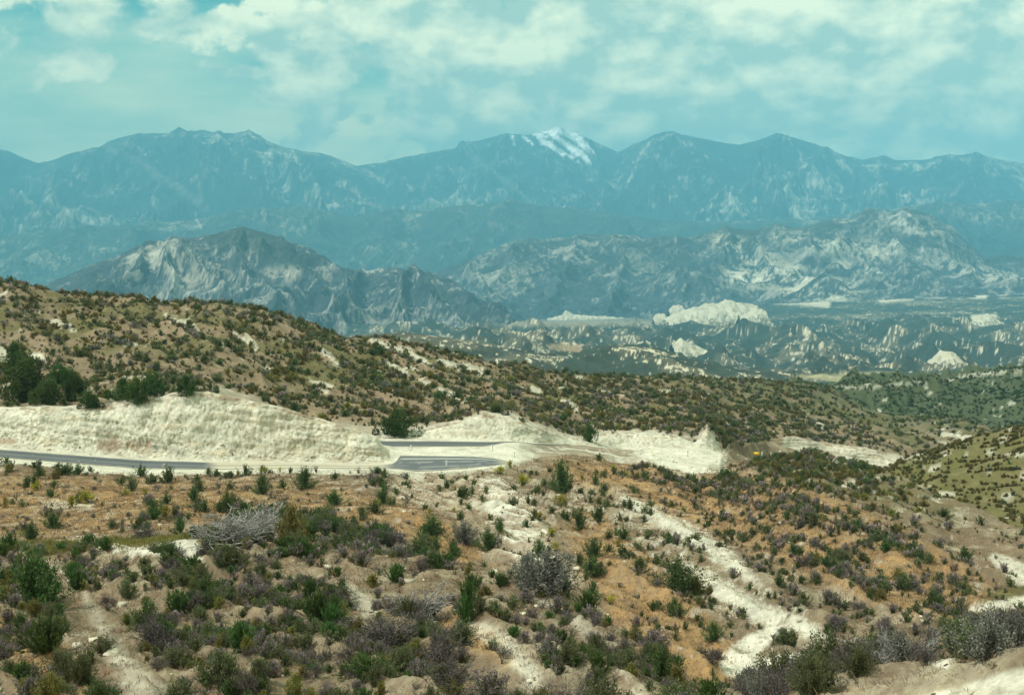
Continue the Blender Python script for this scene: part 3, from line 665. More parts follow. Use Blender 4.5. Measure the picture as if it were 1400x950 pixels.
left_crest = [(-300, 470, 6600), (-100, 440, 6600), (0, 415, 6600), (60, 386, 6600), (130, 360, 6600), (175, 342, 6600), (205, 332, 6600), (235, 322, 6650), (270, 323, 6700), (295, 319, 6750), (312, 312, 6800), (326, 308, 6800), (345, 312, 6800), (360, 317, 6800), (390, 328, 6800), (420, 341, 6800),
              (450, 355, 6750), (480, 365, 6700), (500, 369, 6650), (530, 363, 6600), (560, 363, 6600), (590, 372, 6600), (620, 386, 6500), (650, 403, 6400), (680, 420, 6300), (705, 434, 6200), (740, 452, 6100), (800, 470, 6100), (1700, 500, 6100)]
left_front = [(-400, 490, 5000), (500, 470, 5000), (640, 458, 5100), (740, 462, 5400), (1700, 520, 5400)]
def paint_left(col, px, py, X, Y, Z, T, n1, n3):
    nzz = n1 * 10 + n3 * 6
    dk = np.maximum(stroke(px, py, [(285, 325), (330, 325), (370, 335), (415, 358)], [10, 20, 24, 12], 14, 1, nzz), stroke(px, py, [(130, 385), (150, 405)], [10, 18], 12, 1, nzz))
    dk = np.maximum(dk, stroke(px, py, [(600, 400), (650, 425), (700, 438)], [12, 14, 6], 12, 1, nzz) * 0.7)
    lt = np.maximum(stroke(px, py, [(180, 365), (230, 350), (260, 370), (300, 380)], [16, 24, 24, 20], 16, 1, nzz), stroke(px, py, [(370, 375), (400, 372)], [10, 14], 12, 1, nzz))
    lt = np.maximum(lt, stroke(px, py, [(510, 425), (530, 440)], [16, 26], 12, 1, nzz) * 0.5)
    col = mixc(col, C(0.48, 0.45, 0.35), lt * sm(-0.15, 0.4, n1 + n3 + 0.15) * 0.5)
    return mixc(col, C(0.035, 0.045, 0.04), dk * 0.85)  # cloud shadow on the hill, painted in as a dark vegetation tone
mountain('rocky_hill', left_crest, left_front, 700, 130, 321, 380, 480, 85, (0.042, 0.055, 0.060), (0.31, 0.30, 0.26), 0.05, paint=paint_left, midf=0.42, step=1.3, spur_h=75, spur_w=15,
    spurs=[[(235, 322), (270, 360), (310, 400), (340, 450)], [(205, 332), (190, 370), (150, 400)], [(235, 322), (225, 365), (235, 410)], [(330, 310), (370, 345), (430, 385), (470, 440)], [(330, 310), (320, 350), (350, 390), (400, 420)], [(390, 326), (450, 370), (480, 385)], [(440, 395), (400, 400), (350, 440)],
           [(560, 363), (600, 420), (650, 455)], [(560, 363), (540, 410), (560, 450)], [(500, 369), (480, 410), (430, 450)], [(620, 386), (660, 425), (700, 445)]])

# plain that carries everything out to the horizon
pm = np.array([(-31000, -1000, -480), (31000, -1000, -480), (31000, 29000, -480), (-31000, 29000, -480)], F32)
pl = obj('plain', mesh_np('plain', pm, np.array([[0, 1, 2, 3]]), [MAT['hill']], cols=np.tile(C(0.07, 0.08, 0.06), (4, 1)))); pl['kind'] = 'structure'

# ------------------------------------------------------------------ road
def sheet_vis(Sh):
    sl = Sh.Z / Sh.Y
    run = np.maximum.accumulate(sl, axis=0)
    return sl, run
SL, RUN = sheet_vis(S)

def ribbon(name, secs, n_x, n_v, lift, colfn, label):
    """road ribbon between front and back edges given per photo column"""
    sec = np.array(secs, float)
    xs = np.linspace(sec[0, 0], sec[-1, 0], n_x)
    f = np.interp(xs, sec[:, 0], sec[:, 1]); b = np.interp(xs, sec[:, 0], sec[:, 2])
    V = np.zeros((n_x, n_v, 3)); UV = np.zeros((n_x, n_v, 2))
    for i, x in enumerate(xs):
        a = (x - 700) / FP
        for j in range(n_v):
            t = j / (n_v - 1); Yp = f[i] + (b[i] - f[i]) * t
            V[i, j] = (a * Yp, Yp, S.z_at(a * Yp, Yp))
            UV[i, j] = (x, t)
    # a road surface is even: smooth the draped heights
    Z = V[..., 2]
    for _ in range(6):
        Z[1:-1] = (Z[:-2] + 2 * Z[1:-1] + Z[2:]) / 4
    V[..., 2] = Z + lift
    colv = colfn(UV[..., 0], UV[..., 1], V).reshape(-1, 3)
    i = np.arange(n_x - 1)[:, None] * n_v + np.arange(n_v - 1)[None, :]
    Fq = np.stack([i, i + n_v, i + n_v + 1, i + 1], -1).reshape(-1, 4)
    # kerb skirt: the slab has a thickness
    o = obj(name, mesh_np(name, V.reshape(-1, 3), Fq, [MAT['asphalt']], smooth=True, cols=colv))
    tag(o, kind='structure')
    return o
MAT['asphalt'] = ground_mat('asphalt', 0.3, 2.0, 9.0, 0.16, 0.3, 0.02, rough=0.85)
def col_leg1(x, t, V):
    base = C(0.105, 0.118, 0.125); dust = C(0.40, 0.37, 0.28); pale = C(0.30, 0.30, 0.26)
    c = np.broadcast_to(base, x.shape + (3,)).astype(F32)
    n = fbm(V[..., 0] / 2.5, V[..., 1] / 1.0, 4, 5)
    hair = sm(536, 552, x)
    # worn pale lanes sweeping round the hairpin
    for c0, wd, k in ((0.52, 0.035, 0.45), (0.78, 0.06, 0.75), (0.25, 0.05, 0.35)):
        c = mixc(c, pale * 1.5, hair * (1 - sm(wd * 0.4, wd, np.abs(t - c0 - 0.04 * n - 0.10 * ((x - 610) / 80) ** 2 * (0.5 - c0) * 2))) * k)
    c = mixc(c, base * 0.75, (1 - hair) * tri(t, 0.6, 0.8, 0.1) * 0.5)
    c = mixc(c, pale, (1 - hair) * (1 - sm(0.02, 0.045, np.abs(t - 0.48))) * 0.4)
    c = mixc(c, dust, sm(672, 700, x + 12 * n) * 0.85)
    edge = np.minimum(t, 1 - t)
    c = mixc(c, C(0.50, 0.46, 0.34), tri(x, 300, 515, 28) * (0.92 - 0.5 * sm(0.35, 0.5, t) * (1 - sm(0.55, 0.7, t))))
    c = mixc(c, dust, (1 - sm(0.0, 0.10, edge + n * 0.08)) * 0.8)
    return c
leg1 = [(-900, 191, 198.5), (-400, 192.5, 200), (0, 196, 203.5), (140, 198, 205.5), (280, 200.5, 207.7), (400, 202, 209.5), (500, 203, 210.5), (535, 203.5, 211.5), (541, 203.8, 214), (546, 203.8, 219.6), (570, 204, 219.6),
        (600, 205, 219.4), (640, 207.3, 218.9), (665, 209.6, 218.0), (685, 212.3, 216.9), (697, 214.6, 215.6)]
ribbon('road', leg1, 900, 14, 0.06, col_leg1, '')
def col_leg2(x, t, V):
    c = np.broadcast_to(C(0.095, 0.108, 0.112), x.shape + (3,)).astype(F32)
    n = fbm(V[..., 0] / 2.5, V[..., 1] / 1.0, 4, 6)
    c = mixc(c, C(0.38, 0.36, 0.28), (1 - sm(0.0, 0.10, np.minimum(t, 1 - t) + n * 0.08)) * 0.8)
    return mixc(c, C(0.25, 0.25, 0.21), (1 - sm(0.02, 0.04, np.abs(t - 0.5))) * 0.5)
leg2 = [(430, 229.5, 236), (533, 229.2, 236), (600, 229.2, 236), (660, 229.6, 236.4), (700, 232, 238.5), (740, 237, 243), (780, 249, 253.5)]
ribbon('road', leg2, 260, 8, 0.06, col_leg2, '')

# ------------------------------------------------------------------ small road furniture
def boxes(parts):
    """parts: (x0,x1,y0,y1,z0,z1, taper) boxes with bevel-like tapered tops, one mesh"""
    V = []; Fq = []
    for (x0, x1, y0, y1, z0, z1, tp) in parts:
        b = len(V); cx, cy = (x0 + x1) / 2, (y0 + y1) / 2; zm = z1 - tp * (x1 - x0)
        for z, k in ((z0, 1.0), (zm, 1.0), (z1, 0.72 if tp else 1.0)):
            V += [(cx + (x - cx) * k, cy + (y - cy) * k, z) for x, y in ((x0, y0), (x1, y0), (x1, y1), (x0, y1))]
        Fq.append((b, b + 3, b + 2, b + 1)); Fq.append((b + 8, b + 9, b + 10, b + 11))
        for q in (0, 4):
            for i in range(4):
                Fq.append((b + q + i, b + q + (i + 1) % 4, b + q + 4 + (i + 1) % 4, b + q + 4 + i))
    return np.array(V, F32), np.array(Fq, np.int32)

post_me = mesh_np('post_body', *boxes([(-0.09, 0.09, -0.04, 0.04, -0.5, 1.0, 0.25)]), [MAT['white_paint']])
band_me = mesh_np('reflector', *boxes([(-0.05, 0.05, -0.052, -0.042, 0.70, 0.88, 0.0)]), [MAT['black_paint']])
# x, y of the foot, height scale, label
posts = [(562, 616.5, 0.95, 'white marker post between the two road levels, left of the bend'),
         (610.5, 638.5, 1.0, 'white marker post standing on the outer edge of the hairpin asphalt'),
         (673, 616.5, 1.0, 'white marker post at the right end of the upper road'),
         (703, 625.5, 0.95, 'white marker post on the pale gravel shoulder right of the hairpin'),
         (1042, 624.5, 1.05, 'small white marker post directly beside the yellow sign'),
         (1054, 626, 1.05, 'small white marker post, second to the right of the yellow sign'),
         (1066, 625, 0.95, 'small white marker post, third to the right of the yellow sign'),
         (1093, 622.5, 0.8, 'small white marker post at the crest of the scrubby knoll'),
         (876, 621, 0.8, 'tiny white marker post at the foot of the pale cut'),
         (940, 624, 1.0, 'tiny white marker post left of the pointed white cut')]
first = None
for x, y, sc, lab in posts:
    h = S.hit(x, y)
    if h is None: continue
    r = obj('marker_post', None); r.location = (h[0], h[1], h[2] - 0.02)
    tag(r, lab, 'marker post', 'white marker posts along the road')
    pb = obj('post_body', post_me, r); rb = obj('reflector', band_me, r)
    sw = 1.15 if x < 800 else 1.6
    r.scale = (sw, sw, sc * (1.02 if x < 800 else 1.25)); r.rotation_euler.z = random.uniform(-0.25, 0.25)

h = S.hit(1033, 625)
if h is not None:
    r = obj('road_sign', None); r.location = h
    tag(r, 'yellow rectangular road sign on two short posts beside white marker posts', 'road sign')
    V, Fq = boxes([(-0.85, 0.85, -0.03, 0.03, 0.45, 1.25, 0.0)])
    obj('sign_panel', mesh_np('sign_panel', V, Fq, [MAT['yellow_paint']]), r)
    for sx_ in (-0.55, 0.55):
        V, Fq = boxes([(sx_ - 0.05, sx_ + 0.05, 0.035, 0.13, -0.5, 1.2, 0.1)])
        obj('post', mesh_np('post', V, Fq, [MAT['wood']]), r)

# ------------------------------------------------------------------ pale rock formations in the middle distance
def outcrop(label, crest, base_y, depth, seed, tilt=0.3, name='rock_formation', colr=(0.50, 0.475, 0.36), power=0.9, rough=1.0):
    c = np.array(crest, float)
    nu, nv = 110, 44
    xs = np.linspace(c[0, 0], c[-1, 0], nu)
    yc = np.interp(xs, c[:, 0], c[:, 1]); Yc = np.interp(xs, c[:, 0], c[:, 2])
    P = np.zeros((nu, nv, 3))
    for i in range(nu):
        a = a_of(xs[i], yc[i]); zc = Yc[i] * slope_of(yc[i])
        for j in range(nv):
            v = j / (nv - 1) * 2 - 1
            Yp = Yc[i] + v * depth * (1.0 if v > 0 else 1.7)
            zb = Yc[i] * slope_of(base_y) - 30
            k = 1 - abs(v) ** (1.25 if v < 0 else 1.3)
            zc = min(zc, Yc[i] * slope_of(base_y) + (Yc[i] * (slope_of(yc[i]) - slope_of(base_y))) * 0.88)
            P[i, j] = (a * Yc[i], Yp, zb + (zc - zb) * k)
    hgt = P[..., 2].max() - P[..., 2].min()
    sc = hgt * 0.5
    r = ridged(P[..., 0] / sc + P[..., 1] / sc * tilt, P[..., 1] / (sc * 2), 5, seed)
    g = fbm(P[..., 0] / (sc * 0.5), P[..., 1] / (sc * 0.5), 4, seed + 1)
    vv = np.linspace(-1, 1, nv)[None, :]
    env = 1 - np.abs(vv) ** 4
    P[..., 2] += ((r - 0.5) * 0.16 + g * 0.10 + (np.abs(fbm(P[..., 0] / sc + P[..., 1] / sc, P[..., 1] / sc - P[..., 0] / (sc * 2), 2, seed + 5)) - 0.2) * 0.38) * hgt * 0.8 * env * (1 - 0.6 * np.exp(-(vv * 7) ** 2)) * rough
    P[..., 0] += g * hgt * 0.08 * env
    vv = np.broadcast_to(vv, r.shape)
    o_ = P[nu // 2, nv // 2].copy(); o_[2] = P[..., 2].min()
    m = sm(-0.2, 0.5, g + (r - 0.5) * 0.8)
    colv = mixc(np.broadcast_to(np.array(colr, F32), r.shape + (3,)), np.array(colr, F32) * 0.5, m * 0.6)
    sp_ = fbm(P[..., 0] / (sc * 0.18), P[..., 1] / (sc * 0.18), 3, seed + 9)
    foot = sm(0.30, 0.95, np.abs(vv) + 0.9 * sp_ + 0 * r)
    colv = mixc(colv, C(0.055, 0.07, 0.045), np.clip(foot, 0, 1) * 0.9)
    i = np.arange(nu - 1)[:, None] * nv + np.arange(nv - 1)[None, :]
    Fq = np.stack([i, i + nv, i + nv + 1, i + 1], -1).reshape(-1, 4)
    # floor polygon strips close the rock underneath
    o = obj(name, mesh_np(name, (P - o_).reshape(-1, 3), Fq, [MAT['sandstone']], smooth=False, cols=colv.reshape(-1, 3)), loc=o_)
    tag(o, label, 'rock formation', 'pale rock outcrops in the valley')
outcrop('large cream sandstone cliffs with a broken crest in mid valley', [(908, 436, 5600), (918, 430, 5600), (935, 424, 5600), (950, 418, 5600), (960, 416, 5600), (968, 411, 5600), (986, 412, 5600), (991, 405, 5600), (1000, 407, 5600), (1012, 411, 5600), (1030, 411, 5600), (1038, 426, 5600)], 437, 300, 401)
outcrop('narrow tilted white slab at the right foot of the sandstone cliffs', [(1010, 433, 5100), (1022, 426, 5100), (1040, 419, 5100), (1046, 424, 5100)], 434, 90, 403)
outcrop('small cream rock block left of the large sandstone cliffs', [(893, 436, 5700), (897, 428, 5700), (908, 427, 5700), (914, 436, 5700)], 437, 90, 405)
outcrop('small cream rock knob rising behind the left end of the cliffs', [(914, 424, 6000), (921, 416, 6000), (932, 415, 6000), (936, 424, 6000)], 428, 90, 407)
outcrop('long low white rock spine on the valley floor below the badlands', [(748, 435, 7400), (768, 430, 7400), (773, 422, 7400), (785, 429, 7400), (810, 431, 7400), (850, 434, 7400), (862, 437, 7400)], 437, 200, 409)
outcrop('broad pale rounded outcrop behind the dark green hill', [(650, 467, 3900), (672, 461, 3900), (695, 452, 3900), (708, 452, 3900), (720, 464, 3900)], 468, 160, 411)
outcrop('small white dome outcrop just above the tan field', [(716, 475, 3000), (726, 470, 3000), (733, 468, 3000), (746, 474, 3000)], 476, 70, 413)
outcrop('pointed white outcrop with long slope in the scrubby valley hills', [(760, 468, 4200), (776, 462, 4200), (785, 457, 4200), (800, 464, 4200), (812, 468, 4200)], 470, 110, 415)
outcrop('white streaked outcrop near the centre of the valley hills', [(852, 475, 3600), (866, 470, 3600), (878, 465, 3600), (883, 470, 3600)], 477, 90, 417)
outcrop('bright white crag with a tail sloping down to the right', [(918, 470, 3400), (926, 463, 3400), (931, 460, 3400), (940, 467, 3400), (955, 473, 3400), (966, 478, 3400)], 478, 110, 419)
outcrop('large cream crag among dark scrub below the right valley', [(1268, 497, 2500), (1278, 484, 2500), (1286, 475, 2500), (1296, 477, 2500), (1310, 488, 2500), (1318, 495, 2500)], 497, 90, 421)
outcrop('low cream mesa on the plain at the right', [(1322, 438, 5200), (1336, 430, 5200), (1350, 427, 5200), (1362, 436, 5200)], 438, 110, 423)
outcrop('small cream mesa just left of the low mesa at right', [(1302, 438, 5300), (1312, 433, 5300), (1320, 435, 5300), (1324, 439, 5300)], 439, 80, 425)

# ------------------------------------------------------------------ plants
def leaves(P, U, ln, wd, r):
    """a quad per point P along U"""
    n = len(P)
    U = U / (np.linalg.norm(U, axis=1, keepdims=True) + 1e-9)
    R = r.normal(size=(n, 3)); Wv = np.cross(U, R); Wv /= np.linalg.norm(Wv, axis=1, keepdims=True) + 1e-9
    ln = np.broadcast_to(ln, n)[:, None]; wd = np.broadcast_to(wd, n)[:, None]
    a = P; b = P + U * ln * 0.5 + Wv * wd * 0.5; c = P + U * ln; d = P + U * ln * 0.5 - Wv * wd * 0.5
    V = np.stack([a, b, c, d], 1).reshape(-1, 3)
    Fq = np.arange(4 * n).reshape(-1, 4)
    return V, Fq

def tubes(A, B, ra, rb):
    """three-sided tapered prisms from A to B"""
    n = len(A); U = B - A; U = U / (np.linalg.norm(U, axis=1, keepdims=True) + 1e-9)
    ref = np.where(np.abs(U[:, 2:3]) < 0.9, np.array([[0, 0, 1.0]]), np.array([[1.0, 0, 0]]))
    E = np.cross(U, ref); E /= np.linalg.norm(E, axis=1, keepdims=True); G = np.cross(U, E)
    V = np.zeros((n, 6, 3))
    for k in range(3):
        an = k * 2 * math.pi / 3; o = math.cos(an) * E + math.sin(an) * G
        V[:, k] = A + o * np.asarray(ra)[:, None]; V[:, 3 + k] = B + o * np.asarray(rb)[:, None]
    b = np.arange(n)[:, None] * 6
    Fq = np.concatenate([b + np.array([[0, 1, 4, 3]]), b + np.array([[1, 2, 5, 4]]), b + np.array([[2, 0, 3, 5]])])
    return V.reshape(-1, 3), Fq

class Plant:
    def __init__(self): self.parts = {}     # name -> list of (V, F, v)
    def add(self, part, mat, V, Fq, v):
        self.parts.setdefault((part, mat), []).append((V, Fq, v))
    def arrays(self, key):
        Vs, Fs, vs = [], [], []; b = 0
        for V, Fq, v in self.parts[key]:
            Vs.append(V); Fs.append(Fq + b); vs.append(v); b += len(V)
        return np.concatenate(Vs), np.concatenate(Fs), np.concatenate(vs)

def stems(r, n, h, spread, up=0.5, segs=4, minlen=0.55):
    """curving stems from the base: returns points (n, segs+1, 3)"""
    th = np.abs(r.normal(0, spread, n)).clip(0, 1.35); ph = r.uniform(0, 2 * math.pi, n)
    L_ = h * r.uniform(minlen, 1.0, n)
    P = np.zeros((n, segs + 1, 3)); P[:, 0, :2] = r.normal(0, 0.05 * h, (n, 2)); P[:, 0, 2] = -0.05
    for k in range(segs):
        t = th * (1 - up * k / segs) + r.normal(0, 0.08, n); phk = ph + r.normal(0, 0.15, n)
        D_ = np.stack([np.sin(t) * np.cos(phk), np.sin(t) * np.sin(phk), np.cos(t)], 1)
        P[:, k + 1] = P[:, k] + D_ * (L_ / segs)[:, None]
    return P

def along(P, r, m, t0):
    """m random points per stem beyond fraction t0, with tangents"""
    n, s, _ = P.shape; s -= 1
    t = r.uniform(t0, 1.0, (n, m)) * s; k = np.minimum(t.astype(int), s - 1); f = (t - k)[..., None]
    idx = np.arange(n)[:, None]
    A = P[idx, k]; B = P[idx, k + 1]
    return (A + (B - A) * f).reshape(-1, 3), (B - A).reshape(-1, 3), (t / s).reshape(-1)

def grow(kind, seed, lod):
    r = np.random.default_rng(seed); p = Plant()
    q = (1.0, 0.28, 0.09, 0.03)[lod]; big = (1.0, 1.75, 2.9, 4.6)[lod]
    def stem_leaves(part, mat, P, m, t0, ln, wd, jit, vlo=0, vhi=1, dirup=0.6):
        m = max(1, int(round(m)))
        pt, tg, t = along(P, r, m, t0)
        tg = tg / (np.linalg.norm(tg, axis=1, keepdims=True) + 1e-9)
        U = tg * dirup + r.normal(0, 0.5, tg.shape); pt = pt + r.normal(0, jit, pt.shape)
        pt[:, 2] = np.maximum(pt[:, 2], 0.02)
        V, Fq = leaves(pt, U, ln * big * r.uniform(0.7, 1.3, len(pt)), wd * big * r.uniform(0.7, 1.3, len(pt)), r)
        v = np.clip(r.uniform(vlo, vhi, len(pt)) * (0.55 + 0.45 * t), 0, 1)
        p.add(part, mat, V, Fq, np.repeat(v, 4))
    def wood(part, mat, P, r0, lim):
        P = P[:lim]; n, s, _ = P.shape; s -= 1
        rr = np.linspace(r0, r0 * 0.3, s + 1) * (1.0, 1.6, 2.6, 4.5)[lod]
        A = P[:, :-1].reshape(-1, 3); B = P[:, 1:].reshape(-1, 3)
        V, Fq = tubes(A, B, np.tile(rr[:-1], n), np.tile(rr[1:], n))
        p.add(part, mat, V, Fq, np.repeat(r.uniform(0, 1, len(A)), 6))
    if kind in ('green', 'olive', 'dark', 'grey'):
        h = {'green': 1.15, 'olive': 0.8, 'dark': 1.2, 'grey': 1.05}[kind]
        sp = {'green': 0.62, 'olive': 0.85, 'dark': 0.75, 'grey': 0.75}[kind]
        n = max(5, int(64 * q ** 0.5))
        P = stems(r, n, h, sp, 0.35, 4)
        stem_leaves('foliage', kind, P, 4600 * q / n, 0.25, 0.070, 0.032, 0.045)
        if lod < 2: wood('branches', 'bark', P, 0.016, max(4, int(22 * q ** 0.5)))
    elif kind == 'spike':
        n = max(5, int(60 * q ** 0.5)); P = stems(r, n, 1.0, 0.46, 0.5, 4, 0.65)
        stem_leaves('foliage', 'spike', P, 2400 * q / n, 0.08, 0.13, 0.026, 0.014, dirup=2.2)
        if lod < 2: wood('branches', 'bark', P, 0.014, max(3, int(14 * q ** 0.5)))
    elif kind == 'lavender':
        n = max(5, int(56 * q ** 0.5)); P = stems(r, n, 1.0, 0.55, 0.6, 4)
        stem_leaves('foliage', 'green', P, 2000 * q / n, 0.12, 0.07, 0.03, 0.04)
        stem_leaves('blossoms', 'purple', P, 1100 * q / n, 0.60, 0.085, 0.026, 0.02, dirup=1.6)
        if lod < 2: wood('branches', 'bark', P, 0.013, max(4, int(26 * q ** 0.5)))
    elif kind == 'yellow':
        n = max(5, int(50 * q ** 0.5)); P = stems(r, n, 0.95, 0.62, 0.5, 4)
        stem_leaves('foliage', 'green', P, 700 * q / n, 0.15, 0.08, 0.03, 0.04)
        stem_leaves('blossoms', 'yellow', P, 900 * q / n, 0.66, 0.07, 0.04, 0.03)
        if lod < 2: wood('branches', 'bark', P, 0.012, max(4, int(10 * q ** 0.5)))
    elif kind == 'oak':
        # dense rounded scrub: clumps of leaves on several overlapping domes
        ncl = 30; cx = r.normal(0, 0.44, (ncl, 2)); cz = r.uniform(0.15, 1.12, ncl) * (1.05 - 0.55 * np.hypot(cx[:, 0], cx[:, 1])).clip(0.3, 1); cr = r.uniform(0.13, 0.33, ncl)
        m = int(5200 * q); k = r.integers(0, ncl, m)
        d = r.normal(size=(m, 3)); d /= np.linalg.norm(d, axis=1, keepdims=True)
        rad = cr[k] * r.uniform(0.55, 1.05, m) ** 0.5 * (1 + 0.25 * np.sin(d[:, 0] * 9 + k) * np.sin(d[:, 1] * 8 + d[:, 2] * 7))
        pt = np.stack([cx[k, 0], cx[k, 1], cz[k]], 1) + d * rad[:, None]
        pt[:, 2] = np.maximum(pt[:, 2], 0.03)
        V, Fq = leaves(pt, d + r.normal(0, 0.7, d.shape), 0.085 * big, 0.055 * big, r)
        cv = r.uniform(0, 0.6, ncl)[k] + r.uniform(0, 0.4, m)
        p.add('foliage', 'oakleaf', V, Fq, np.repeat(cv.clip(0, 1), 4))
        if lod < 2: wood('branches', 'bark', stems(r, 16, 0.9, 0.8, 0.3, 4), 0.03, 16)
    elif kind in ('dead', 'silver'):
        mat = 'deadwood' if kind == 'dead' else 'silver'
        A, B, ra, rb = [], [], [], []
        def rec(pt, d, ln, rad, dep):
            npc = 3
            for i in range(npc):
                d = d + r.normal(0, 0.16, 3); d = d / np.linalg.norm(d)
                e = pt + d * ln / npc; e[2] = max(e[2], 0.03)
                A.append(pt); B.append(e); ra.append(rad); rb.append(rad * 0.82); rad *= 0.82; pt = e
                if dep > 0 and (i > 0 or dep > 1):
                    for _ in range(1 if lod else (2 if r.uniform() < 0.6 else 1)):
                        nd = d + r.normal(0, 0.62, 3); nd[2] = nd[2] * 0.8 + 0.12
                        rec(pt.copy(), nd / np.linalg.norm(nd), ln * r.uniform(0.5, 0.8), rad * 0.72, dep - 1)
        nb = (9, 7, 5, 4)[lod]; dp = (3, 2, 1, 0)[lod]
        for i in range(nb):
            t = abs(r.normal(0, 0.55)) + 0.15; ph = r.uniform(0, 6.28)
            rec(np.array([r.normal(0, 0.05), r.normal(0, 0.05), -0.05]), np.array([math.sin(t) * math.cos(ph), math.sin(t) * math.sin(ph), math.cos(t)]), 0.55 * r.uniform(0.7, 1.2), 0.020, dp)
        A, B, ra, rb = map(np.array, (A, B, ra, rb)); k = (1.0, 1.5, 3.2, 6.0)[lod]
        V, Fq = tubes(A, B, np.maximum(ra * k, 0.008 * k), np.maximum(rb * k, 0.006 * k))
        p.add('branches', mat, V, Fq, np.repeat(r.uniform(0, 1, len(A)), 6))
        if kind == 'dead' and lod < 3:
            # a few small leaves still cling to the twigs
            j = r.integers(0, len(A), int(260 * q) + 6)
            V, Fq = leaves(B[j] + r.normal(0, 0.03, (len(j), 3)), r.normal(0, 1, (len(j), 3)), 0.055 * big, 0.025 * big, r)
            p.add('foliage', 'grey', V, Fq, np.repeat(r.uniform(0, 1, len(j)), 4))
    return p

KIND = {   # object name, category, adjective, group
    'green': ('shrub', 'shrub', 'grey-green shrub'), 'olive': ('low_shrub', 'low shrub', 'low olive shrub'), 'dark': ('leafy_shrub', 'shrub', 'dark green shrub'),
    'grey': ('sagebrush', 'sagebrush', 'pale grey sagebrush'), 'spike': ('upright_shrub', 'shrub', 'upright green shrub'), 'lavender': ('flowering_sage', 'sage', 'lavender sage'),
    'yellow': ('yellow_shrub', 'shrub', 'yellow-flowered shrub'), 'oak': ('scrub_oak', 'scrub oak', 'dense scrub oak'), 'dead': ('dry_bush', 'dry bush', 'bare twiggy bush'), 'silver': ('dead_bush', 'dead bush', 'silvery dead bush')}
NV = 7
LIB = {}
def lib(kind, var, lod):
    key = (kind, var, lod)
    if key not in LIB:
        p = grow(kind, hash_seed(kind) + var * 31 + lod, lod)
        arr = {k: p.arrays(k) for k in p.parts}
        LIB[key] = {'arr': arr, 'me': {}, 'one': None}
    return LIB[key]
def hash_seed(k): return sum(ord(c) * (i + 3) for i, c in enumerate(k)) * 7

def parts_me(kind, var, lod):
    e = lib(kind, var, lod)
    if not e['me']:
        for (part, mat), (V, Fq, v) in e['arr'].items():
            e['me'][part] = mesh_np(part, V, Fq, [MAT[mat]], attrs={'v': v})
    return e['me']
def merged(kind, var, lod):
    e = lib(kind, var, lod)
    if e['one'] is None:
        Vs, Fs, vs, mi, mats = [], [], [], [], []; b = 0
        for (part, mat), (V, Fq, v) in e['arr'].items():
            Vs.append(V); Fs.append(Fq + b); vs.append(v); b += len(V)
            mi.append(np.full(len(Fq), len(mats))); mats.append(mat)
        e['one'] = (np.concatenate(Vs), np.concatenate(Fs), np.concatenate(vs), np.concatenate(mi), mats)
    return e['one']
ONE_ME = {}
def one_me(kind, var, lod):
    k = (kind, var, lod)
    if k not in ONE_ME:
        V, Fq, v, mi, mats = merged(kind, var, lod)
        ONE_ME[k] = mesh_np(KIND[kind][0], V, Fq, [MAT[m] for m in mats], attrs={'v': v}, mat_idx=mi)
    return ONE_ME[k]

plants = []      # dicts: kind, pos, sx, sz, rot, px, py, size, label, T
def add_plant(kind, pos, w, h, T, label=None, vis=True):
    x, y = to_px(pos[0], pos[1], pos[2])
    plants.append(dict(kind=kind, pos=pos, w=w, h=h, px=float(x), py=float(y), size=FP * max(w, h) / pos[1], T=T, label=label, vis=vis))

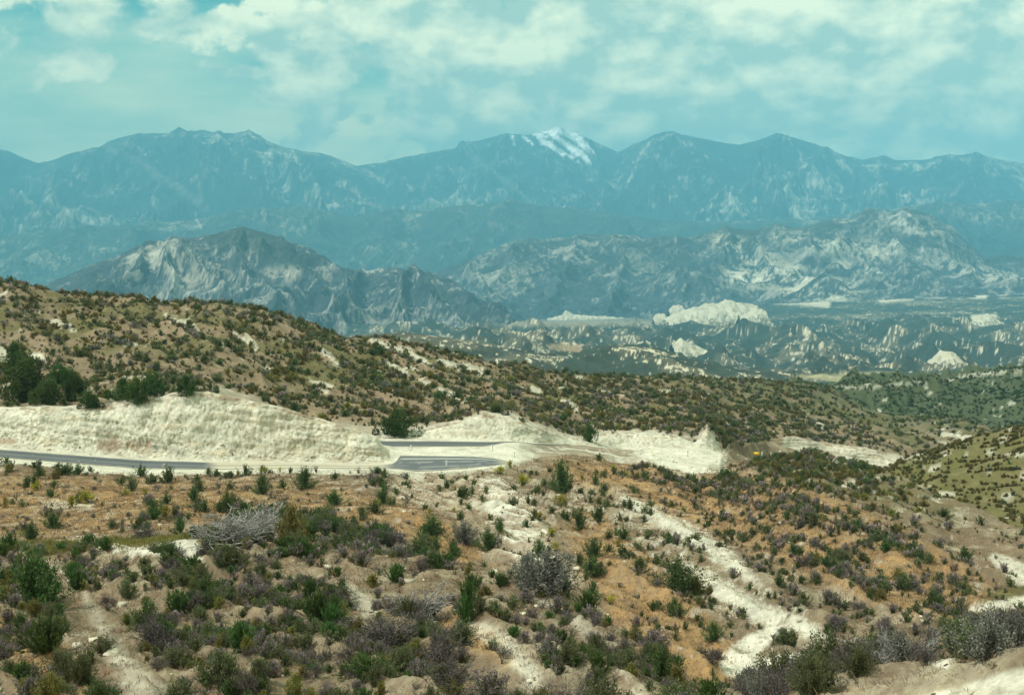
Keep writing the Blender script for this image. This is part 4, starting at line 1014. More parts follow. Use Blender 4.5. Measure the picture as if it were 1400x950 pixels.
# plants one can pick out in the photograph: kind, foot x, foot y, width px, height px, label
named = [
 ('oak', 22, 512, 46, 44, 'dark green scrub oak at the left edge, topmost of its clump'), ('oak', 34, 548, 72, 56, 'largest dark green scrub oak in the clump above the left road cut'),
 ('oak', 64, 552, 44, 34, 'scrub oak at the foot of the clump on the lip of the left cut'), ('oak', 84, 530, 40, 34, 'bright-topped scrub oak in the right half of the left clump'),
 ('oak', 100, 548, 34, 36, 'scrub oak beside pale boulders in the left clump'), ('oak', 122, 556, 36, 22, 'low scrub oak with brown skirt at the right end of the left clump'),
 ('oak', 170, 546, 40, 30, 'scrub oak left in the row of three above the road cut'), ('oak', 190, 551, 36, 34, 'scrub oak with dark base hanging over the road cut'),
 ('oak', 212, 540, 42, 30, 'bright green scrub oak right in the row above the road cut'), ('oak', 256, 540, 32, 26, 'lone rounded scrub oak where the cut lip turns pale'),
 ('oak', 545, 593, 52, 34, 'dark rounded scrub oak standing over the upper road behind the cut nose'), ('oak', 806, 604, 20, 26, 'small upright scrub oak between the two pale cuts'),
 ('oak', 150, 404, 34, 7, 'flat dark scrub oak on the skyline of the left ridge'), ('oak', 516, 486, 24, 14, 'dark scrub oak beside a pale scar on the ridge'),
 ('silver', 322, 745, 110, 50, 'wide silver-grey dead bush on the crest of the near spur'), ('silver', 360, 740, 60, 40, 'blue-grey dead bush right of the wide silver one on the spur crest'),
 ('silver', 575, 852, 80, 48, 'dead bush with whitened crooked branches on the pale spur slope'), ('dead', 600, 915, 56, 62, 'bare dark bush standing alone on yellow grass'),
 ('dead', 535, 885, 80, 66, 'wide bare bush left of the whitened dead bush'), ('dead', 210, 880, 46, 44, 'small bare bush leaning over on pale soil'),
 ('grey', 755, 808, 80, 56, 'blue-grey twiggy bush on the crest above the orange gully'), ('grey', 720, 800, 50, 48, 'grey bush left of the big blue-grey one on the crest'),
 ('dark', 927, 812, 62, 46, 'big dark green shrub in the orange gully beside the white spur'), ('olive', 951, 810, 26, 24, 'olive shrub touching the right side of the big gully shrub'),
 ('dark', 905, 932, 46, 46, 'dark green shrub on orange grass at the bottom of the gully'), ('dark', 883, 908, 26, 28, 'small dark shrub up-left of the one at the gully bottom'),
 ('dark', 50, 832, 76, 76, 'large dark green shrub on the pale soil at the left edge'), ('spike', 62, 892, 64, 50, 'glossy dark green shrub with long shadow at lower left'),
 ('spike', 105, 805, 24, 28, 'small upright green shrub alone on the pale soil'), ('spike', 435, 852, 40, 44, 'bright green upright shrub in the centre of the near spur'),
 ('spike', 458, 848, 22, 36, 'narrow bright green upright shrub right beside the central one'), ('spike', 636, 853, 24, 40, 'bright green upright shrub at the edge of the yellow grass'),
 ('spike', 640, 835, 26, 42, 'dark green upright shrub behind the bright one by the yellow grass'), ('green', 142, 892, 42, 22, 'low grey-green shrub in the middle of the bare pale soil'),
 ('dark', 200, 862, 40, 38, 'round dark green shrub over bare roots on the near spur'), ('spike', 818, 925, 30, 34, 'bright upright shrub on bare tan soil left of the gully bottom'),
 ('spike', 771, 905, 18, 24, 'small upright shrub on the bare tan spur'), ('dark', 592, 738, 36, 32, 'round dark shrub on the orange grass below the fill slope'),
 ('grey', 635, 745, 36, 34, 'grey shrub with a bare stem below the fill slope'), ('dark', 668, 752, 32, 28, 'dark shrub at the foot of the white gullies'), ('dark', 620, 765, 24, 22, 'small green shrub on orange soil under the grey shrub'),
 ('dark', 768, 675, 34, 40, 'tall dark shrub at the head of the gully right of the fill slope'), ('dark', 818, 712, 26, 20, 'round dark shrub on pale soil right of the fill slope'),
 ('dark', 793, 724, 22, 26, 'upright dark shrub left of the round one on pale soil'), ('dark', 853, 737, 20, 16, 'dark shrub midway between fill slope and white spur'), ('dark', 812, 760, 30, 22, 'wide dark shrub on the tan gully side'),
 ('dark', 808, 788, 30, 24, 'dark shrub above the crest bush on the tan gully side'), ('dark', 850, 762, 20, 14, 'small round shrub in the upper orange gully'), ('dark', 875, 782, 24, 20, 'shrub just up-left of the big gully shrub'),
 ('yellow', 714, 664, 26, 18, 'yellow-flowered shrub high on the fill slope'), ('yellow', 684, 648, 22, 12, 'yellow-flowered shrub on the rim right of the hairpin'), ('yellow', 697, 640, 14, 12, 'small yellow-green shrub where the gravel shoulder ends'),
 ('yellow', 766, 692, 24, 20, 'bright yellow shrub below the tall dark shrub'), ('yellow', 738, 712, 20, 14, 'yellow shrub among the white gullies'), ('yellow', 754, 734, 18, 16, 'lowest yellow shrub beside the white gullies'),
 ('yellow', 118, 688, 40, 20, 'large yellow-flowered shrub on the orange slope below the road'), ('yellow', 98, 694, 22, 18, 'yellow-green shrub touching the large yellow one'), ('yellow', 172, 678, 16, 12, 'small yellow shrub left in the pair below the road'),
 ('yellow', 199, 678, 14, 12, 'small yellow shrub right in the pair below the road'), ('yellow', 27, 733, 10, 8, 'tiny golden shrub beside a dark shrub at the left edge'),
 ('dark', 43, 740, 26, 24, 'dark shrub right of the tiny golden one'), ('dark', 73, 722, 30, 20, 'dark shrub in a patch of grey stalks on the orange slope'), ('dark', 211, 710, 30, 24, 'dark shrub above the olive grass strip'),
 ('dark', 229, 660, 20, 20, 'dark shrub standing at the road edge above orange grass'), ('dark', 266, 685, 20, 18, 'brownish shrub on the orange slope'), ('dark', 280, 700, 22, 16, 'shrub low on the orange slope'), ('dark', 311, 700, 22, 26, 'upright dark shrub on the orange slope'),
 ('dark', 417, 668, 28, 26, 'dark shrub just below the white shoulder'), ('dark', 358, 675, 24, 22, 'dark shrub at the right end of the orange slope'), ('dark', 516, 648, 22, 9, 'flat blue-green shrub at the road shoulder'),
 ('dark', 524, 690, 18, 26, 'upright grey-topped shrub on the fill slope'), ('olive', 400, 750, 50, 56, 'broad olive-green shrub right of the silver dead bush'), ('spike', 392, 752, 26, 20, 'bright green shrub under the broad olive one'),
]
for kind, x, y, wpx, hpx, lab in named:
    hpos = S.hit(x, y)
    if hpos is None: continue
    Yd = hpos[1]
    kw = 0.85 if kind == 'oak' else 1.1
    add_plant(kind, hpos, kw * wpx * Yd / FP, 1.1 * hpx * Yd / FP, -1, lab)

# ---- scattered plants: positions drawn over the ground itself
pxS, pyS = S.pix(); XS, YS, ZS = S.X, S.Y, S.Z
cell = np.abs(np.gradient(XS, axis=1) * np.gradient(YS, axis=0))
TS = np.repeat(S.T[:, None], S.nc, 1)
clump = fbm(XS / 9.0, YS / 9.0, 4, 501); clump2 = fbm(XS / 2.6, YS / 2.6, 3, 503)
inside = (pxS > -160) & (pxS < 1560)
bare = wm
def scatter(n_density, weight, kinds, hrange, aspect, tries=None):
    """n_density: plants per square metre where weight is 1"""
    wgt = weight * cell * inside
    tot = float(wgt.sum() * n_density); n = rng.poisson(tot)
    if n <= 0: return 0
    cdf = np.cumsum(wgt.ravel()); idx = np.searchsorted(cdf, rng.uniform(0, cdf[-1], n))
    ks = list(kinds); pr = np.array([kinds[k] for k in ks], float); pr /= pr.sum()
    kk = rng.choice(len(ks), n, p=pr)
    # neighbouring plants tend to be of one kind
    sel = clump2.ravel()[idx]
    i0, j0 = np.unravel_index(idx, wgt.shape)
    for q in range(n):
        i, j = i0[q], j0[q]
        Yp = YS[i, j]; sc = rng.uniform(0.7, 1.0) * rng.uniform(0.75, 1.2)
        kind = ks[kk[q]]
        hh = hrange[0] + (hrange[1] - hrange[0]) * rng.beta(1.6, 2.6); ww = hh * rng.uniform(*aspect)
        jx = rng.uniform(-0.5, 0.5) * abs(XS[i, min(j + 1, S.nc - 1)] - XS[i, j])
        pos = np.array([XS[i, j] + jx, Yp, ZS[i, j]])
        vis = (ZS[i, j] + hh * 0.7) / Yp >= RUN[i, j] - 1e-4
        add_plant(kind, pos, ww, hh, TS[i, j], None, bool(vis))
    return n
t = TS
nearL = (t < 4.05) & (t > 1.7)
xl = pxS < 980
nobare = 1 - sm(0.15, 0.6, bare)
path = 1 - np.maximum(stroke(pxS, pyS, [(70, 775), (110, 830), (150, 890), (200, 960)], [14, 20, 30, 40], 20), stroke(pxS, pyS, [(470, 795), (500, 830)], [8, 14], 14))
path = path * (1 - 0.9 * stroke(pxS, pyS, [(640, 850), (690, 885), (740, 940)], [8, 14, 18], 12)) * (1 - 0.8 * stroke(pxS, pyS, [(600, 835), (660, 880)], [16, 16], 12))
dnear = (nearL & xl) * nobare * path * (0.25 + 0.75 * sm(-0.3, 0.2, clump + 0.6 * clump2))
dense_mid = stroke(pxS, pyS, [(250, 800), (340, 870), (420, 880), (560, 900)], [60, 80, 70, 60], 60)
scatter(0.58, dnear * (0.75 + 0.45 * dense_mid), {'lavender': 14, 'green': 28, 'spike': 17, 'dead': 27, 'dark': 6, 'olive': 10}, (0.40, 1.25), (0.9, 1.5))
scatter(1.8, dnear * (0.9 + 0.8 * dense_mid), {'lavender': 24, 'green': 24, 'spike': 12, 'dead': 34, 'olive': 8}, (0.25, 0.75), (0.9, 1.5))
# the bushes on the bank at the lower right
nr = (t < 4.5) & (t > 2.0) & (pxS >= 960)
nrw = nr * np.clip(stroke(pxS, pyS, [(980, 965), (1060, 940), (1130, 925), (1210, 905), (1300, 888), (1420, 872)], [14, 24, 24, 24, 18, 22], 14) * (1 - stroke(pxS, pyS, [(1230, 975), (1320, 950), (1420, 935)], [16, 20, 30], 12)), 0, 1)
nrw = nrw * (1 - 0.9 * stroke(pxS, pyS, [(1265, 900), (1300, 912)], 10, 8))
scatter(2.6, nrw * sm(900, 1020, pxS), {'grey': 34, 'dead': 40, 'green': 18, 'silver': 8}, (0.65, 1.25), (0.9, 1.4))
scatter(0.05, nr, {'dead': 40, 'grey': 30, 'green': 20}, (0.3, 0.7), (0.9, 1.4))
# orange slope on the left, fill slope
fs = (t > 5.2) & (t < 8.9)
left = fs * (1 - sm(560, 620, pxS))
scatter(0.05, left * 1.0 * sm(-0.3, 0.3, clump), {'dark': 30, 'green': 30, 'dead': 18, 'lavender': 12, 'yellow': 8}, (0.7, 2.0), (0.9, 1.4))
scatter(0.10, left * stroke(pxS, pyS, [(-60, 640), (60, 642), (110, 655)], [7, 9, 6], 6), {'dark': 5, 'olive': 4}, (0.8, 1.6), (1.0, 1.6))
scatter(0.10, left * stroke(pxS, pyS, [(130, 654), (230, 660), (340, 650), (450, 648)], 6, 8), {'green': 5, 'dark': 4, 'yellow': 2}, (0.5, 1.2), (0.9, 1.4))
scatter(0.26, left * stroke(pxS, pyS, [(330, 715), (420, 735), (520, 755), (600, 775), (680, 790)], [14, 26, 26, 20, 14], 20), {'lavender': 26, 'green': 24, 'dark': 24, 'dead': 20, 'spike': 6}, (0.8, 2.0), (1.0, 1.5))
scatter(0.30, left * sm(-0.2, 0.3, clump2 + 0.5 * clump), {'dead': 40, 'grey': 34, 'green': 16, 'lavender': 10}, (0.25, 0.65), (1.0, 1.6))
scatter(0.20, fs * sm(560, 620, pxS) * (1 - sm(830, 900, pxS)) * sm(-0.2, 0.3, clump2), {'dead': 30, 'grey': 30, 'green': 20, 'olive': 20}, (0.2, 0.5), (1.0, 1.6))
mid = fs * sm(560, 620, pxS) * (1 - sm(830, 900, pxS))
scatter(0.05, mid * nobare, {'dark': 40, 'green': 30, 'dead': 15, 'yellow': 14}, (0.6, 1.6), (0.9, 1.3))
scatter(0.12, fs * stroke(pxS, pyS, [(760, 660), (840, 700), (900, 735)], [10, 16, 20], 14), {'dark': 30, 'green': 40, 'dead': 20}, (0.6, 1.4), (0.9, 1.3))
# brown slope right of the gully
right = fs * sm(830, 900, pxS)
band = np.maximum(stroke(pxS, pyS, [(850, 640), (960, 660), (1060, 690), (1150, 720), (1250, 760)], [10, 14, 18, 20, 22], 16),
                  stroke(pxS, pyS, [(1010, 735), (1110, 765), (1200, 800), (1290, 835)], [12, 14, 16, 14], 14))
rw = right * (1 - sm(0.2, 0.6, bare)) * (0.25 + 1.2 * band) * sm(-0.35, 0.2, clump + 0.3 * clump2)
scatter(0.42, rw, {'lavender': 36, 'green': 27, 'dark': 16, 'dead': 16, 'olive': 5}, (0.5, 1.6), (0.9, 1.5))
scatter(0.80, right * (1 - sm(0.2, 0.6, bare)) * sm(-0.2, 0.3, clump2), {'lavender': 30, 'green': 40, 'dead': 20, 'dark': 14}, (0.3, 0.8), (0.8, 1.4))
gl = fs * stroke(pxS, pyS, [(880, 760), (920, 800), (960, 850), (990, 890)], [30, 34, 34, 26], 16) * nobare
scatter(0.12, gl, {'dark': 30, 'green': 30, 'dead': 10, 'olive': 8}, (0.35, 1.1), (0.9, 1.4))
# knoll and olive hill
kn = np.clip(bump_m + 0, 0, 1) * ((t > 8) & (t < 9.4))
scatter(0.5, kn, {'olive': 50, 'dark': 26, 'green': 16, 'grey': 6}, (0.5, 1.5), (1.1, 1.9))
scatter(0.95, oh * sm(-0.35, 0.15, clump + 0.6 * clump2) * (1 - 0.6 * sm(0.3, 0.8, bare)), {'olive': 84, 'green': 10, 'dark': 6}, (0.35, 1.05), (1.1, 1.7))
# plants at the foot and on the lip of the cuts
scatter(0.10, ((t > 10.0) & (t < 10.35)) * (pxS < 520) * sm(-0.1, 0.3, clump2), {'dead': 4, 'green': 3, 'olive': 1}, (0.25, 0.8), (0.7, 1.3))
scatter(0.10, ((t > 11.0) & (t < 11.7)) * (1 - sm(235, 270, pxS)), {'dark': 3, 'green': 4}, (0.5, 1.2), (1.0, 1.6))
scatter(0.10, ((t > 13.95) & (t < 14.3)) * (pxS > 560) * (pxS < 985), {'grey': 4, 'green': 4, 'dead': 2}, (0.5, 1.3), (1.0, 1.6))
# ridge behind the road
rg = ((t > 11.7) & (t < 16.2) & ((pxS < 300) | (t > 14.02))) & (YS < 460)
rgw = rg * (1 - sm(0.25, 0.7, bare)) * (1 - oh) * (0.35 + sm(-0.25, 0.25, clump + 0.5 * clump2)) * (pxS < 1240)
scatter(0.13, rgw, {'green': 40, 'olive': 28, 'dark': 14, 'lavender': 9, 'grey': 9}, (0.6, 1.9), (1.2, 2.0))
scatter(0.34, rgw, {'green': 32, 'olive': 44, 'grey': 16, 'dead': 8}, (0.25, 0.8), (1.0, 1.7))
fg = (t > 14.0) & (t < 17.2) & (YS >= 460)
scatter(0.055, fg * (1 - 0.7 * sm(0.3, 0.8, bare)) * (0.5 + sm(-0.2, 0.3, clump)), {'green': 44, 'dark': 18, 'olive': 28, 'grey': 10}, (0.8, 2.2), (1.1, 1.8))
fg2 = (t > 17.4) & (t < 18.95) & (pxS > 980)
scatter(0.09, fg2 * (0.4 + sm(-0.2, 0.3, clump)) * (1 - 0.8 * sm(0.3, 0.8, bare)), {'dark': 60, 'green': 30}, (0.8, 2.2), (1.1, 1.8))

# ---- the 300 that show largest of each kind are objects, the rest of a kind is one mass
def zone_of(p):
    T, x = p['T'], p['px']
    if T < 4.2: return ('on near spur', 0) if x < 980 else ('on near bank', 1)
    if T < 9.0 or (T < 9.5 and x > 1000):
        if T > 7.9 and x > 990: return ('on scrubby knoll', 6)
        if x < 540: return ('on orange slope below road', 2)
        if x < 840: return ('on pale fill slope', 3)
        return ('on brown slope past gully', 4)
    if x > 1190 and T < 12.5: return ('on olive hill', 5)
    if T < 11.02 and x < 525: return ('at foot of left road cut', 7)
    if p['pos'][1] < 460: return ('on ridge above road', 8)
    return ('beyond the ridge', 9)
ORD = ['first', 'second', 'third', 'fourth', 'fifth', 'sixth', 'seventh', 'eighth', 'ninth', 'tenth', 'eleventh', 'twelfth']
def cellname(p):
    x, y = p['px'], p['py']
    h = 'at left edge' if x < 140 else 'far left' if x < 400 else 'left of centre' if x < 620 else 'in middle' if x < 780 else 'right of centre' if x < 1000 else 'far right' if x < 1260 else 'at right edge'
    return h
bykind = {}
for p in plants: bykind.setdefault(p['kind'], []).append(p)
for kind, ps in bykind.items():
    nm, cat, adj = KIND[kind]
    seen = [p for p in ps if p['vis'] and -12 < p['px'] < 1412 and p['py'] - p['size'] * 0.8 < 948]
    seen.sort(key=lambda p: (p['label'] is None, -p['size']))
    ind = seen[:300]; ids = set(map(id, ind)); rest = [p for p in ps if id(p) not in ids]
    groups = {}
    for p in ind:
        if p['label'] is None:
            z = zone_of(p)[0]
            band_ = int(p['size'] > 34) + int(p['size'] > 17)
            szw = ('small', 'mid-sized', 'big')[band_]
            groups.setdefault((szw, z, cellname(p)), []).append(p)
    for (szw, z, cn_), g in groups.items():
        g.sort(key=lambda p: p['px'])
        for i, p in enumerate(g):
            if len(g) == 1: p['label'] = f'only {szw} {adj} {z} {cn_}'
            elif len(g) == 2: p['label'] = f"{('left', 'right')[i]} of the two {szw} {adj}s {z} {cn_}".replace('bushs', 'bushes').replace('brushs', 'brushes')
            elif len(g) <= 12: p['label'] = f'{szw} {adj} {z} {cn_}, {ORD[i]} from left'
            else: p['label'] = f'one of the {szw} {adj}s {z} {cn_}'.replace('bushs', 'bushes')
            p['group'] = f'{adj}s {z}'.replace('bushs', 'bushes').replace('brushs', 'brushes')
    for n, p in enumerate(ind):
        var = n % NV; sz = p['size']
        lod = 0 if sz > 26 else 1 if sz > 11 else 2
        base_h = {'oak': 1.25, 'olive': 0.75, 'dead': 1.05, 'silver': 1.05}.get(kind, 1.0); base_w = {'spike': 0.9, 'oak': 1.7, 'dead': 1.4, 'silver': 1.4, 'lavender': 1.15}.get(kind, 1.35)
        scl = (p['w'] / base_w, p['w'] / base_w, p['h'] / base_h); rot = rng.uniform(0, 6.28)
        pos = (p['pos'][0], p['pos'][1], p['pos'][2] - 0.03)
        if lod <= 1 or kind == 'oak':
            r = obj(nm, None); r.location = pos; r.scale = scl; r.rotation_euler.z = rot
            for part, me in parts_me(kind, var, lod).items():
                obj(part, me, r)
        else:
            r = obj(nm, one_me(kind, var, lod)); r.location = pos; r.scale = scl; r.rotation_euler.z = rot
        tag(r, p['label'], cat, p.get('group', f'notable {adj}s').replace('bushs', 'bushes'))
    if rest:
        Vs, Fs, vs, ms = [], [], [], []; b = 0; mats = None
        buckets = {}
        for n, p in enumerate(rest):
            sz = p['size']; lod = 1 if sz > 20 else 2 if sz > 7 else 3
            buckets.setdefault((n % NV, lod), []).append(p)
        for (var, lod), pl_ in buckets.items():
            V, Fq, v, mi, mats_ = merged(kind, var, lod)
            base_h = {'oak': 1.25, 'olive': 0.75}.get(kind, 1.0); base_w = {'spike': 0.9, 'oak': 1.7, 'dead': 1.4, 'silver': 1.4, 'lavender': 1.15}.get(kind, 1.35)
            n = len(pl_); ang = rng.uniform(0, 6.28, n); ca, sa = np.cos(ang), np.sin(ang)
            w_ = np.array([p['w'] for p in pl_]) / base_w; h_ = np.array([p['h'] for p in pl_]) / base_h; P0 = np.array([p['pos'] for p in pl_])
            x = V[None, :, 0] * w_[:, None]; y = V[None, :, 1] * w_[:, None]
            VV = np.stack([x * ca[:, None] - y * sa[:, None] + P0[:, None, 0], x * sa[:, None] + y * ca[:, None] + P0[:, None, 1], V[None, :, 2] * h_[:, None] + P0[:, None, 2] - 0.03], -1).reshape(-1, 3)
            FF = (Fq[None] + (np.arange(n) * len(V))[:, None, None]).reshape(-1, 4) + b
            dv = rng.uniform(-0.25, 0.25, n)
            Vs.append(VV); Fs.append(FF); vs.append((v[None] + dv[:, None]).clip(0, 1).ravel()); b += len(VV)
            mlist = mats_ if mats is None else mats
            if mats is None: mats = list(mats_)
            remap = np.array([mats.index(m) if m in mats else (mats.append(m) or len(mats) - 1) for m in mats_])
            ms.append(np.tile(remap[mi], n))
        o = obj('distant_' + nm, mesh_np('distant_' + nm, np.concatenate(Vs), np.concatenate(Fs), [MAT[m] for m in mats], attrs={'v': np.concatenate(vs)}, mat_idx=np.concatenate(ms)))
        tag(o, f'mass of smaller {adj}s dotting the slopes'.replace('bushs', 'bushes').replace('brushs', 'brushes'), cat, None, 'stuff')
    print('KIND', kind, 'total', len(ps), 'seen', len(seen), 'objects', len(ind))

# ------------------------------------------------------------------ dry grass and stones
def grass(name, label, weight, dens, blades, hr, wd, mat, lean=0.35):
    wgt = weight * cell * inside
    n = int(min(wgt.sum() * dens, 110000))
    cdf = np.cumsum(wgt.ravel()); idx = np.searchsorted(cdf, rng.uniform(0, cdf[-1], n))
    ii, jj = np.unravel_index(idx, wgt.shape)
    P0 = np.stack([XS[ii, jj], YS[ii, jj], ZS[ii, jj]], 1)
    P = np.repeat(P0, blades, 0); m = len(P)
    dist = P[:, 1]
    P[:, :2] += rng.normal(0, 0.07, (m, 2)) * (1 + dist[:, None] / 120)
    P[:, 2] -= 0.03
    U = np.stack([rng.normal(0, lean, m), rng.normal(0, lean, m), np.ones(m)], 1)
    V, Fq = leaves(P, U, rng.uniform(*hr, m), wd * (0.6 + dist / 90), rng)
    tone = np.repeat(rng.uniform(0, 0.6, n), blades) + rng.uniform(0, 0.4, m)
    o = obj(name, mesh_np(name, V, Fq, [MAT[mat]], attrs={'v': np.repeat(tone, 4).clip(0, 1)}))
    tag(o, label, 'grass', None, 'stuff')
omS = om
grass('dry_grass', 'tan dry grass covering the orange slopes and gullies', (np.clip(omS, 0, 1) * (0.35 + sm(-0.2, 0.3, clump2)) * ((t < 9.0))), 7.0, 4, (0.12, 0.34), 0.022, 'dry')
grass('sparse_dry_grass', 'sparse straw tufts on the pale spur and fill', ((t < 9.0) & (t > 1.7)) * (1 - 0.8 * np.clip(omS, 0, 1)) * (1 - 0.85 * bare) * sm(-0.3, 0.25, clump2), 12.0, 4, (0.08, 0.26), 0.018, 'dry')
grass('ground_litter', 'fallen twigs and dark litter between the near shrubs', ((t < 4.1) & (t > 1.7)) * (1 - 0.9 * bare) * sm(-0.4, 0.2, clump2), 10.0, 4, (0.08, 0.30), 0.016, 'bark', 1.6)
strip = tri(t, 3.75, 6.3, 0.2) * sm(-0.35, 0.1, clump2 + clump) * stroke(pxS, pyS, [(-120, 748), (60, 750), (130, 746), (200, 740), (272, 731)], [9, 9, 8, 6, 4], 5)
grass('olive_grass', 'strip of olive-green grass along the crest of the near spur', strip, 40.0, 5, (0.15, 0.42), 0.03, 'olive')
def stones(name, label, weight, dens, sr, mat):
    wgt = weight * cell * inside; n = int(min(wgt.sum() * dens, 9000))
    cdf = np.cumsum(wgt.ravel()); idx = np.searchsorted(cdf, rng.uniform(0, cdf[-1], n)); ii, jj = np.unravel_index(idx, wgt.shape)
    base = np.array([(1, 0, 0), (0, 1, 0), (-1, 0, 0), (0, -1, 0), (0.6, 0.6, 0.7), (-0.6, 0.6, 0.75), (-0.6, -0.6, 0.6), (0.6, -0.6, 0.8)])
    fb = np.array([(0, 1, 5, 4), (1, 2, 6, 5), (2, 3, 7, 6), (3, 0, 4, 7), (4, 5, 6, 7)])
    r0 = sr[0] * (sr[1] / sr[0]) ** (rng.uniform(0, 1, n) ** 2.5)
    V = base[None] * (1 + rng.normal(0, 0.16, (n, 8, 3))) * r0[:, None, None]; V[..., 2] *= 0.75
    an = rng.uniform(0, 6.28, n); c_, s_ = np.cos(an)[:, None], np.sin(an)[:, None]
    V = np.stack([V[..., 0] * c_ - V[..., 1] * s_ + XS[ii, jj][:, None], V[..., 0] * s_ + V[..., 1] * c_ + YS[ii, jj][:, None], V[..., 2] + ZS[ii, jj][:, None] - r0[:, None] * 0.15], -1)
    tint = (0.85 + rng.uniform(-0.25, 0.2, n))[:, None, None] * np.array([0.60, 0.55, 0.42])
    o = obj(name, mesh_np(name, V.reshape(-1, 3), (fb[None] + (np.arange(n) * 8)[:, None, None]).reshape(-1, 4), [MAT['sandstone']], cols=np.broadcast_to(tint, (n, 8, 3)).reshape(-1, 3)))
    tag(o, label, 'stones', None, 'stuff')
stones('scattered_stones', 'pale loose stones lying on bare soil', ((t < 10.9) & (t > 1.7)) * (0.25 + bare) * (1 - 0.9 * bench), 0.55, (0.05, 0.32), 'sandstone')
stones('talus_stones', 'small rubble at the foot of the pale road cuts', ((t > 10.0) & (t < 10.5)) * (pxS < 540) + ((t > 13.0) & (t < 13.4)) * (pxS > 540) * (pxS < 985), 1.2, (0.06, 0.4), 'sandstone')


# ------------------------------------------------------------------ haze
def box_mesh(name, lo, hi, mat):
    x0, y0, z0 = lo; x1, y1, z1 = hi
    V = np.array([(x0, y0, z0), (x1, y0, z0), (x1, y1, z0), (x0, y1, z0), (x0, y0, z1), (x1, y0, z1), (x1, y1, z1), (x0, y1, z1)], F32)
    Fq = np.array([(0, 3, 2, 1), (4, 5, 6, 7), (0, 1, 5, 4), (1, 2, 6, 5), (2, 3, 7, 6), (3, 0, 4, 7)])
    return mesh_np(name, V, Fq, [mat])
hm = bpy.data.materials.new('haze_air'); hm.use_nodes = True
nt = hm.node_tree; nt.nodes.remove(nt.nodes['Principled BSDF'])
pv = nt.nodes.new('ShaderNodeVolumePrincipled')
pv.inputs['Color'].default_value = (0.23, 0.715, 1.0, 1)
pv.inputs['Density'].default_value = 7.0e-5
pv.inputs['Anisotropy'].default_value = -0.2
nt.links.new(pv.outputs[0], nt.nodes['Material Output'].inputs['Volume'])
hz = obj('haze', box_mesh('haze', (-32000, -1500, -481), (32000, 29500, 2260), hm)); hz['kind'] = 'stuff'; hz['label'] = 'pale teal haze between the camera and the mountains'; hz['category'] = 'haze'

# ------------------------------------------------------------------ sky
SUN_EL, SUN_AZ = 52.0, -108.0       # azimuth measured from +Y towards +X
sd = (math.cos(math.radians(SUN_EL)) * math.sin(math.radians(SUN_AZ)), math.cos(math.radians(SUN_EL)) * math.cos(math.radians(SUN_AZ)), math.sin(math.radians(SUN_EL)))
w = bpy.data.worlds.new('World'); scene.world = w; w.use_nodes = True
nt = w.node_tree; L = nt.links.new
bg = nt.nodes['Background']
sky = N(nt, 'ShaderNodeTexSky', sky_type='NISHITA', sun_disc=False)
sky.sun_elevation = math.radians(SUN_EL); sky.sun_rotation = math.radians(SUN_AZ)
sky.altitude = 1300; sky.air_density = 1.0; sky.dust_density = 1.0; sky.ozone_density = 1.0
tc = N(nt, 'ShaderNodeTexCoord'); sep = N(nt, 'ShaderNodeSeparateXYZ'); L(tc.outputs['Generated'], sep.inputs[0])
DX, DY, DZ = sep.outputs[0], sep.outputs[1], sep.outputs[2]
def vec(sx, sy, sz, ox=0, oy=0, oz=0):
    mp = N(nt, 'ShaderNodeMapping'); mp.inputs['Scale'].default_value = (sx, sy, sz); mp.inputs['Location'].default_value = (ox, oy, oz)
    L(tc.outputs['Generated'], mp.inputs['Vector']); return mp.outputs[0]
def wnoise(v, scale=1, det=6, rough=0.55, dist=0.0):
    n = N(nt, 'ShaderNodeTexNoise'); n.inputs['Scale'].default_value = scale; n.inputs['Detail'].default_value = det
    n.inputs['Roughness'].default_value = rough; n.inputs['Distortion'].default_value = dist; L(v, n.inputs['Vector']); return n.outputs['Fac']
def ramp(v, a, b):
    mr = N(nt, 'ShaderNodeMapRange', interpolation_type='SMOOTHSTEP'); mr.inputs['From Min'].default_value = a; mr.inputs['From Max'].default_value = b
    L(v, mr.inputs['Value']); return mr.outputs[0]
def cmix(f, a, b):
    mx = N(nt, 'ShaderNodeMix', data_type='RGBA'); L(f, mx.inputs['Factor']) if hasattr(f, 'node') else None
    if not hasattr(f, 'node'): mx.inputs['Factor'].default_value = f
    for i, c in ((6, a), (7, b)):
        if hasattr(c, 'node'): L(c, mx.inputs[i])
        else: mx.inputs[i].default_value = (*c, 1)
    return mx.outputs[2]
def blob(x, y, rx, ry, vx, vz):
    """soft ellipse round the direction seen at photo position x, y"""
    ux = (x - 700) / FP; uz = (340 - y) / FP
    a = mathn(nt, 'MULTIPLY', mathn(nt, 'SUBTRACT', vx, ux), FP / rx)
    b = mathn(nt, 'MULTIPLY', mathn(nt, 'SUBTRACT', vz, uz), FP / ry)
    d = mathn(nt, 'SQRT', mathn(nt, 'ADD', mathn(nt, 'MULTIPLY', a, a), mathn(nt, 'MULTIPLY', b, b)))
    return mathn(nt, 'SUBTRACT', 1.0, d)
STR = 0.1
K = 1 / STR
blue = N(nt, 'ShaderNodeVectorMath', operation='MULTIPLY'); L(sky.outputs[0], blue.inputs[0]); blue.inputs[1].default_value = (0.42, 1.20, 0.80)
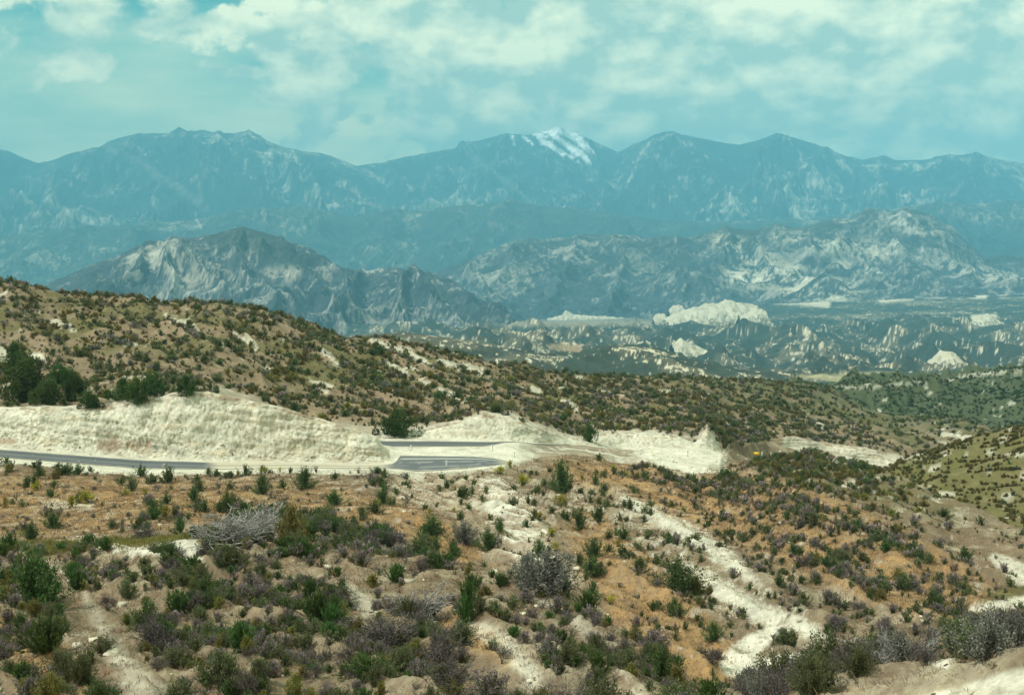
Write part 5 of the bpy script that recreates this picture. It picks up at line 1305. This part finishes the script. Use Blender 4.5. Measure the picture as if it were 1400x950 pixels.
# thin veil, thicker towards the horizon
veil_n = wnoise(vec(7, 7, 30, 3, 1, 2), 1, 6, 0.6)
veil = mathn(nt, 'ADD', mathn(nt, 'MULTIPLY', ramp(DZ, 0.19, 0.03), 0.75), mathn(nt, 'MULTIPLY', mathn(nt, 'SUBTRACT', veil_n, 0.42), 1.6), None, True)
veil = mathn(nt, 'MULTIPLY', veil, 0.86)
vcol = cmix(ramp(DZ, 0.16, 0.05), (1.15 * K, 1.25 * K, 0.82 * K), (2.0 * K, 1.75 * K, 0.95 * K))
base = cmix(veil, blue.outputs[0], vcol)
# cumulus: bright billows with greyer bases
wx = mathn(nt, 'SUBTRACT', wnoise(vec(20, 20, 30), 1, 5), 0.5); wz = mathn(nt, 'SUBTRACT', wnoise(vec(20, 20, 30, 9, 4, 7), 1, 5), 0.5)
vx = mathn(nt, 'MULTIPLY_ADD', wx, 0.075, DX); vz = mathn(nt, 'MULTIPLY_ADD', wz, 0.05, DZ)
bl = None
for b in [(148, 42, 62, 48), (250, 25, 40, 34), (245, 60, 60, 22), (332, 3, 34, 22), (415, 4, 52, 24), (392, 95, 26, 26), (345, 112, 75, 16), (-30, 60, 40, 30)]:
    v = blob(*b, vx, vz)
    bl = v if bl is None else mathn(nt, 'MAXIMUM', bl, v)
bl = ramp(bl, -0.05, 0.55)
cn = wnoise(vec(19, 19, 27, 1.5, 0, 0.3), 1, 8, 0.55, 0.1)
cn2 = wnoise(vec(5, 5, 16, 4.5, 0, 2.3), 1, 3, 0.5)
cover = mathn(nt, 'ADD', mathn(nt, 'MULTIPLY', ramp(DX, -0.20, 0.0), 0.26), mathn(nt, 'MULTIPLY', ramp(DZ, 0.03, 0.13), 0.10))
cover = mathn(nt, 'ADD', cover, mathn(nt, 'MULTIPLY', mathn(nt, 'SUBTRACT', cn2, 0.5), 0.5))
cl = ramp(mathn(nt, 'ADD', cn, cover), 0.62, 0.70)
dens = mathn(nt, 'MAXIMUM', mathn(nt, 'MULTIPLY', bl, 0.92), mathn(nt, 'MULTIPLY', cl, 0.9))
lit_a = wnoise(vec(19, 19, 30, 1.5, 0, 0.3), 1, 6, 0.55, 0.1)
lit_o = wnoise(vec(19, 19, 30, 1.5 - 0.10, 0, 0.3 + 0.42), 1, 6, 0.55, 0.1)
lit = mathn(nt, 'ADD', mathn(nt, 'MULTIPLY', mathn(nt, 'SUBTRACT', lit_a, lit_o), 3.8), mathn(nt, 'MULTIPLY', ramp(DZ, 0.03, 0.18), 0.40))
lit = mathn(nt, 'ADD', lit, mathn(nt, 'MULTIPLY', mathn(nt, 'SUBTRACT', cn, 0.44), 1.2))
lit = mathn(nt, 'ADD', lit, mathn(nt, 'MULTIPLY', bl, 0.25), None, True)
ccol = cmix(lit, (0.62 * K, 0.80 * K, 0.62 * K), (1.55 * K, 1.52 * K, 1.00 * K))
final = cmix(dens, base, ccol)
L(final, bg.inputs['Color']); bg.inputs['Strength'].default_value = STR

# ------------------------------------------------------------------ sun
ld = bpy.data.lights.new('sun', 'SUN'); ld.energy = 4.4; ld.angle = math.radians(0.53); ld.color = (1.0, 0.95, 0.87)
so = bpy.data.objects.new('sun', ld); COL.objects.link(so)
from mathutils import Vector
so.rotation_euler = Vector(sd).to_track_quat('Z', 'Y').to_euler()

# ------------------------------------------------------------------ camera
cd = bpy.data.cameras.new('camera'); cam = bpy.data.objects.new('camera', cd); COL.objects.link(cam)
cd.sensor_width = 36.0; cd.lens = 36.0 * FP / 1400.0
cd.clip_start = 0.5; cd.clip_end = 150000
cam.location = (0, 0, 0); cam.rotation_euler = (math.radians(90) - TH, 0, 0)
scene.camera = cam

scene.view_settings.view_transform = 'Standard'; scene.view_settings.look = 'None'
scene.view_settings.exposure = 0.15; scene.view_settings.gamma = 1.0
scene.cycles.use_denoising = True
scene.cycles.use_adaptive_sampling = True; scene.cycles.adaptive_threshold = 0.02
scene.cycles.max_bounces = 4; scene.cycles.diffuse_bounces = 2; scene.cycles.glossy_bounces = 1
scene.cycles.transmission_bounces = 2; scene.cycles.volume_bounces = 0; scene.cycles.transparent_max_bounces = 4
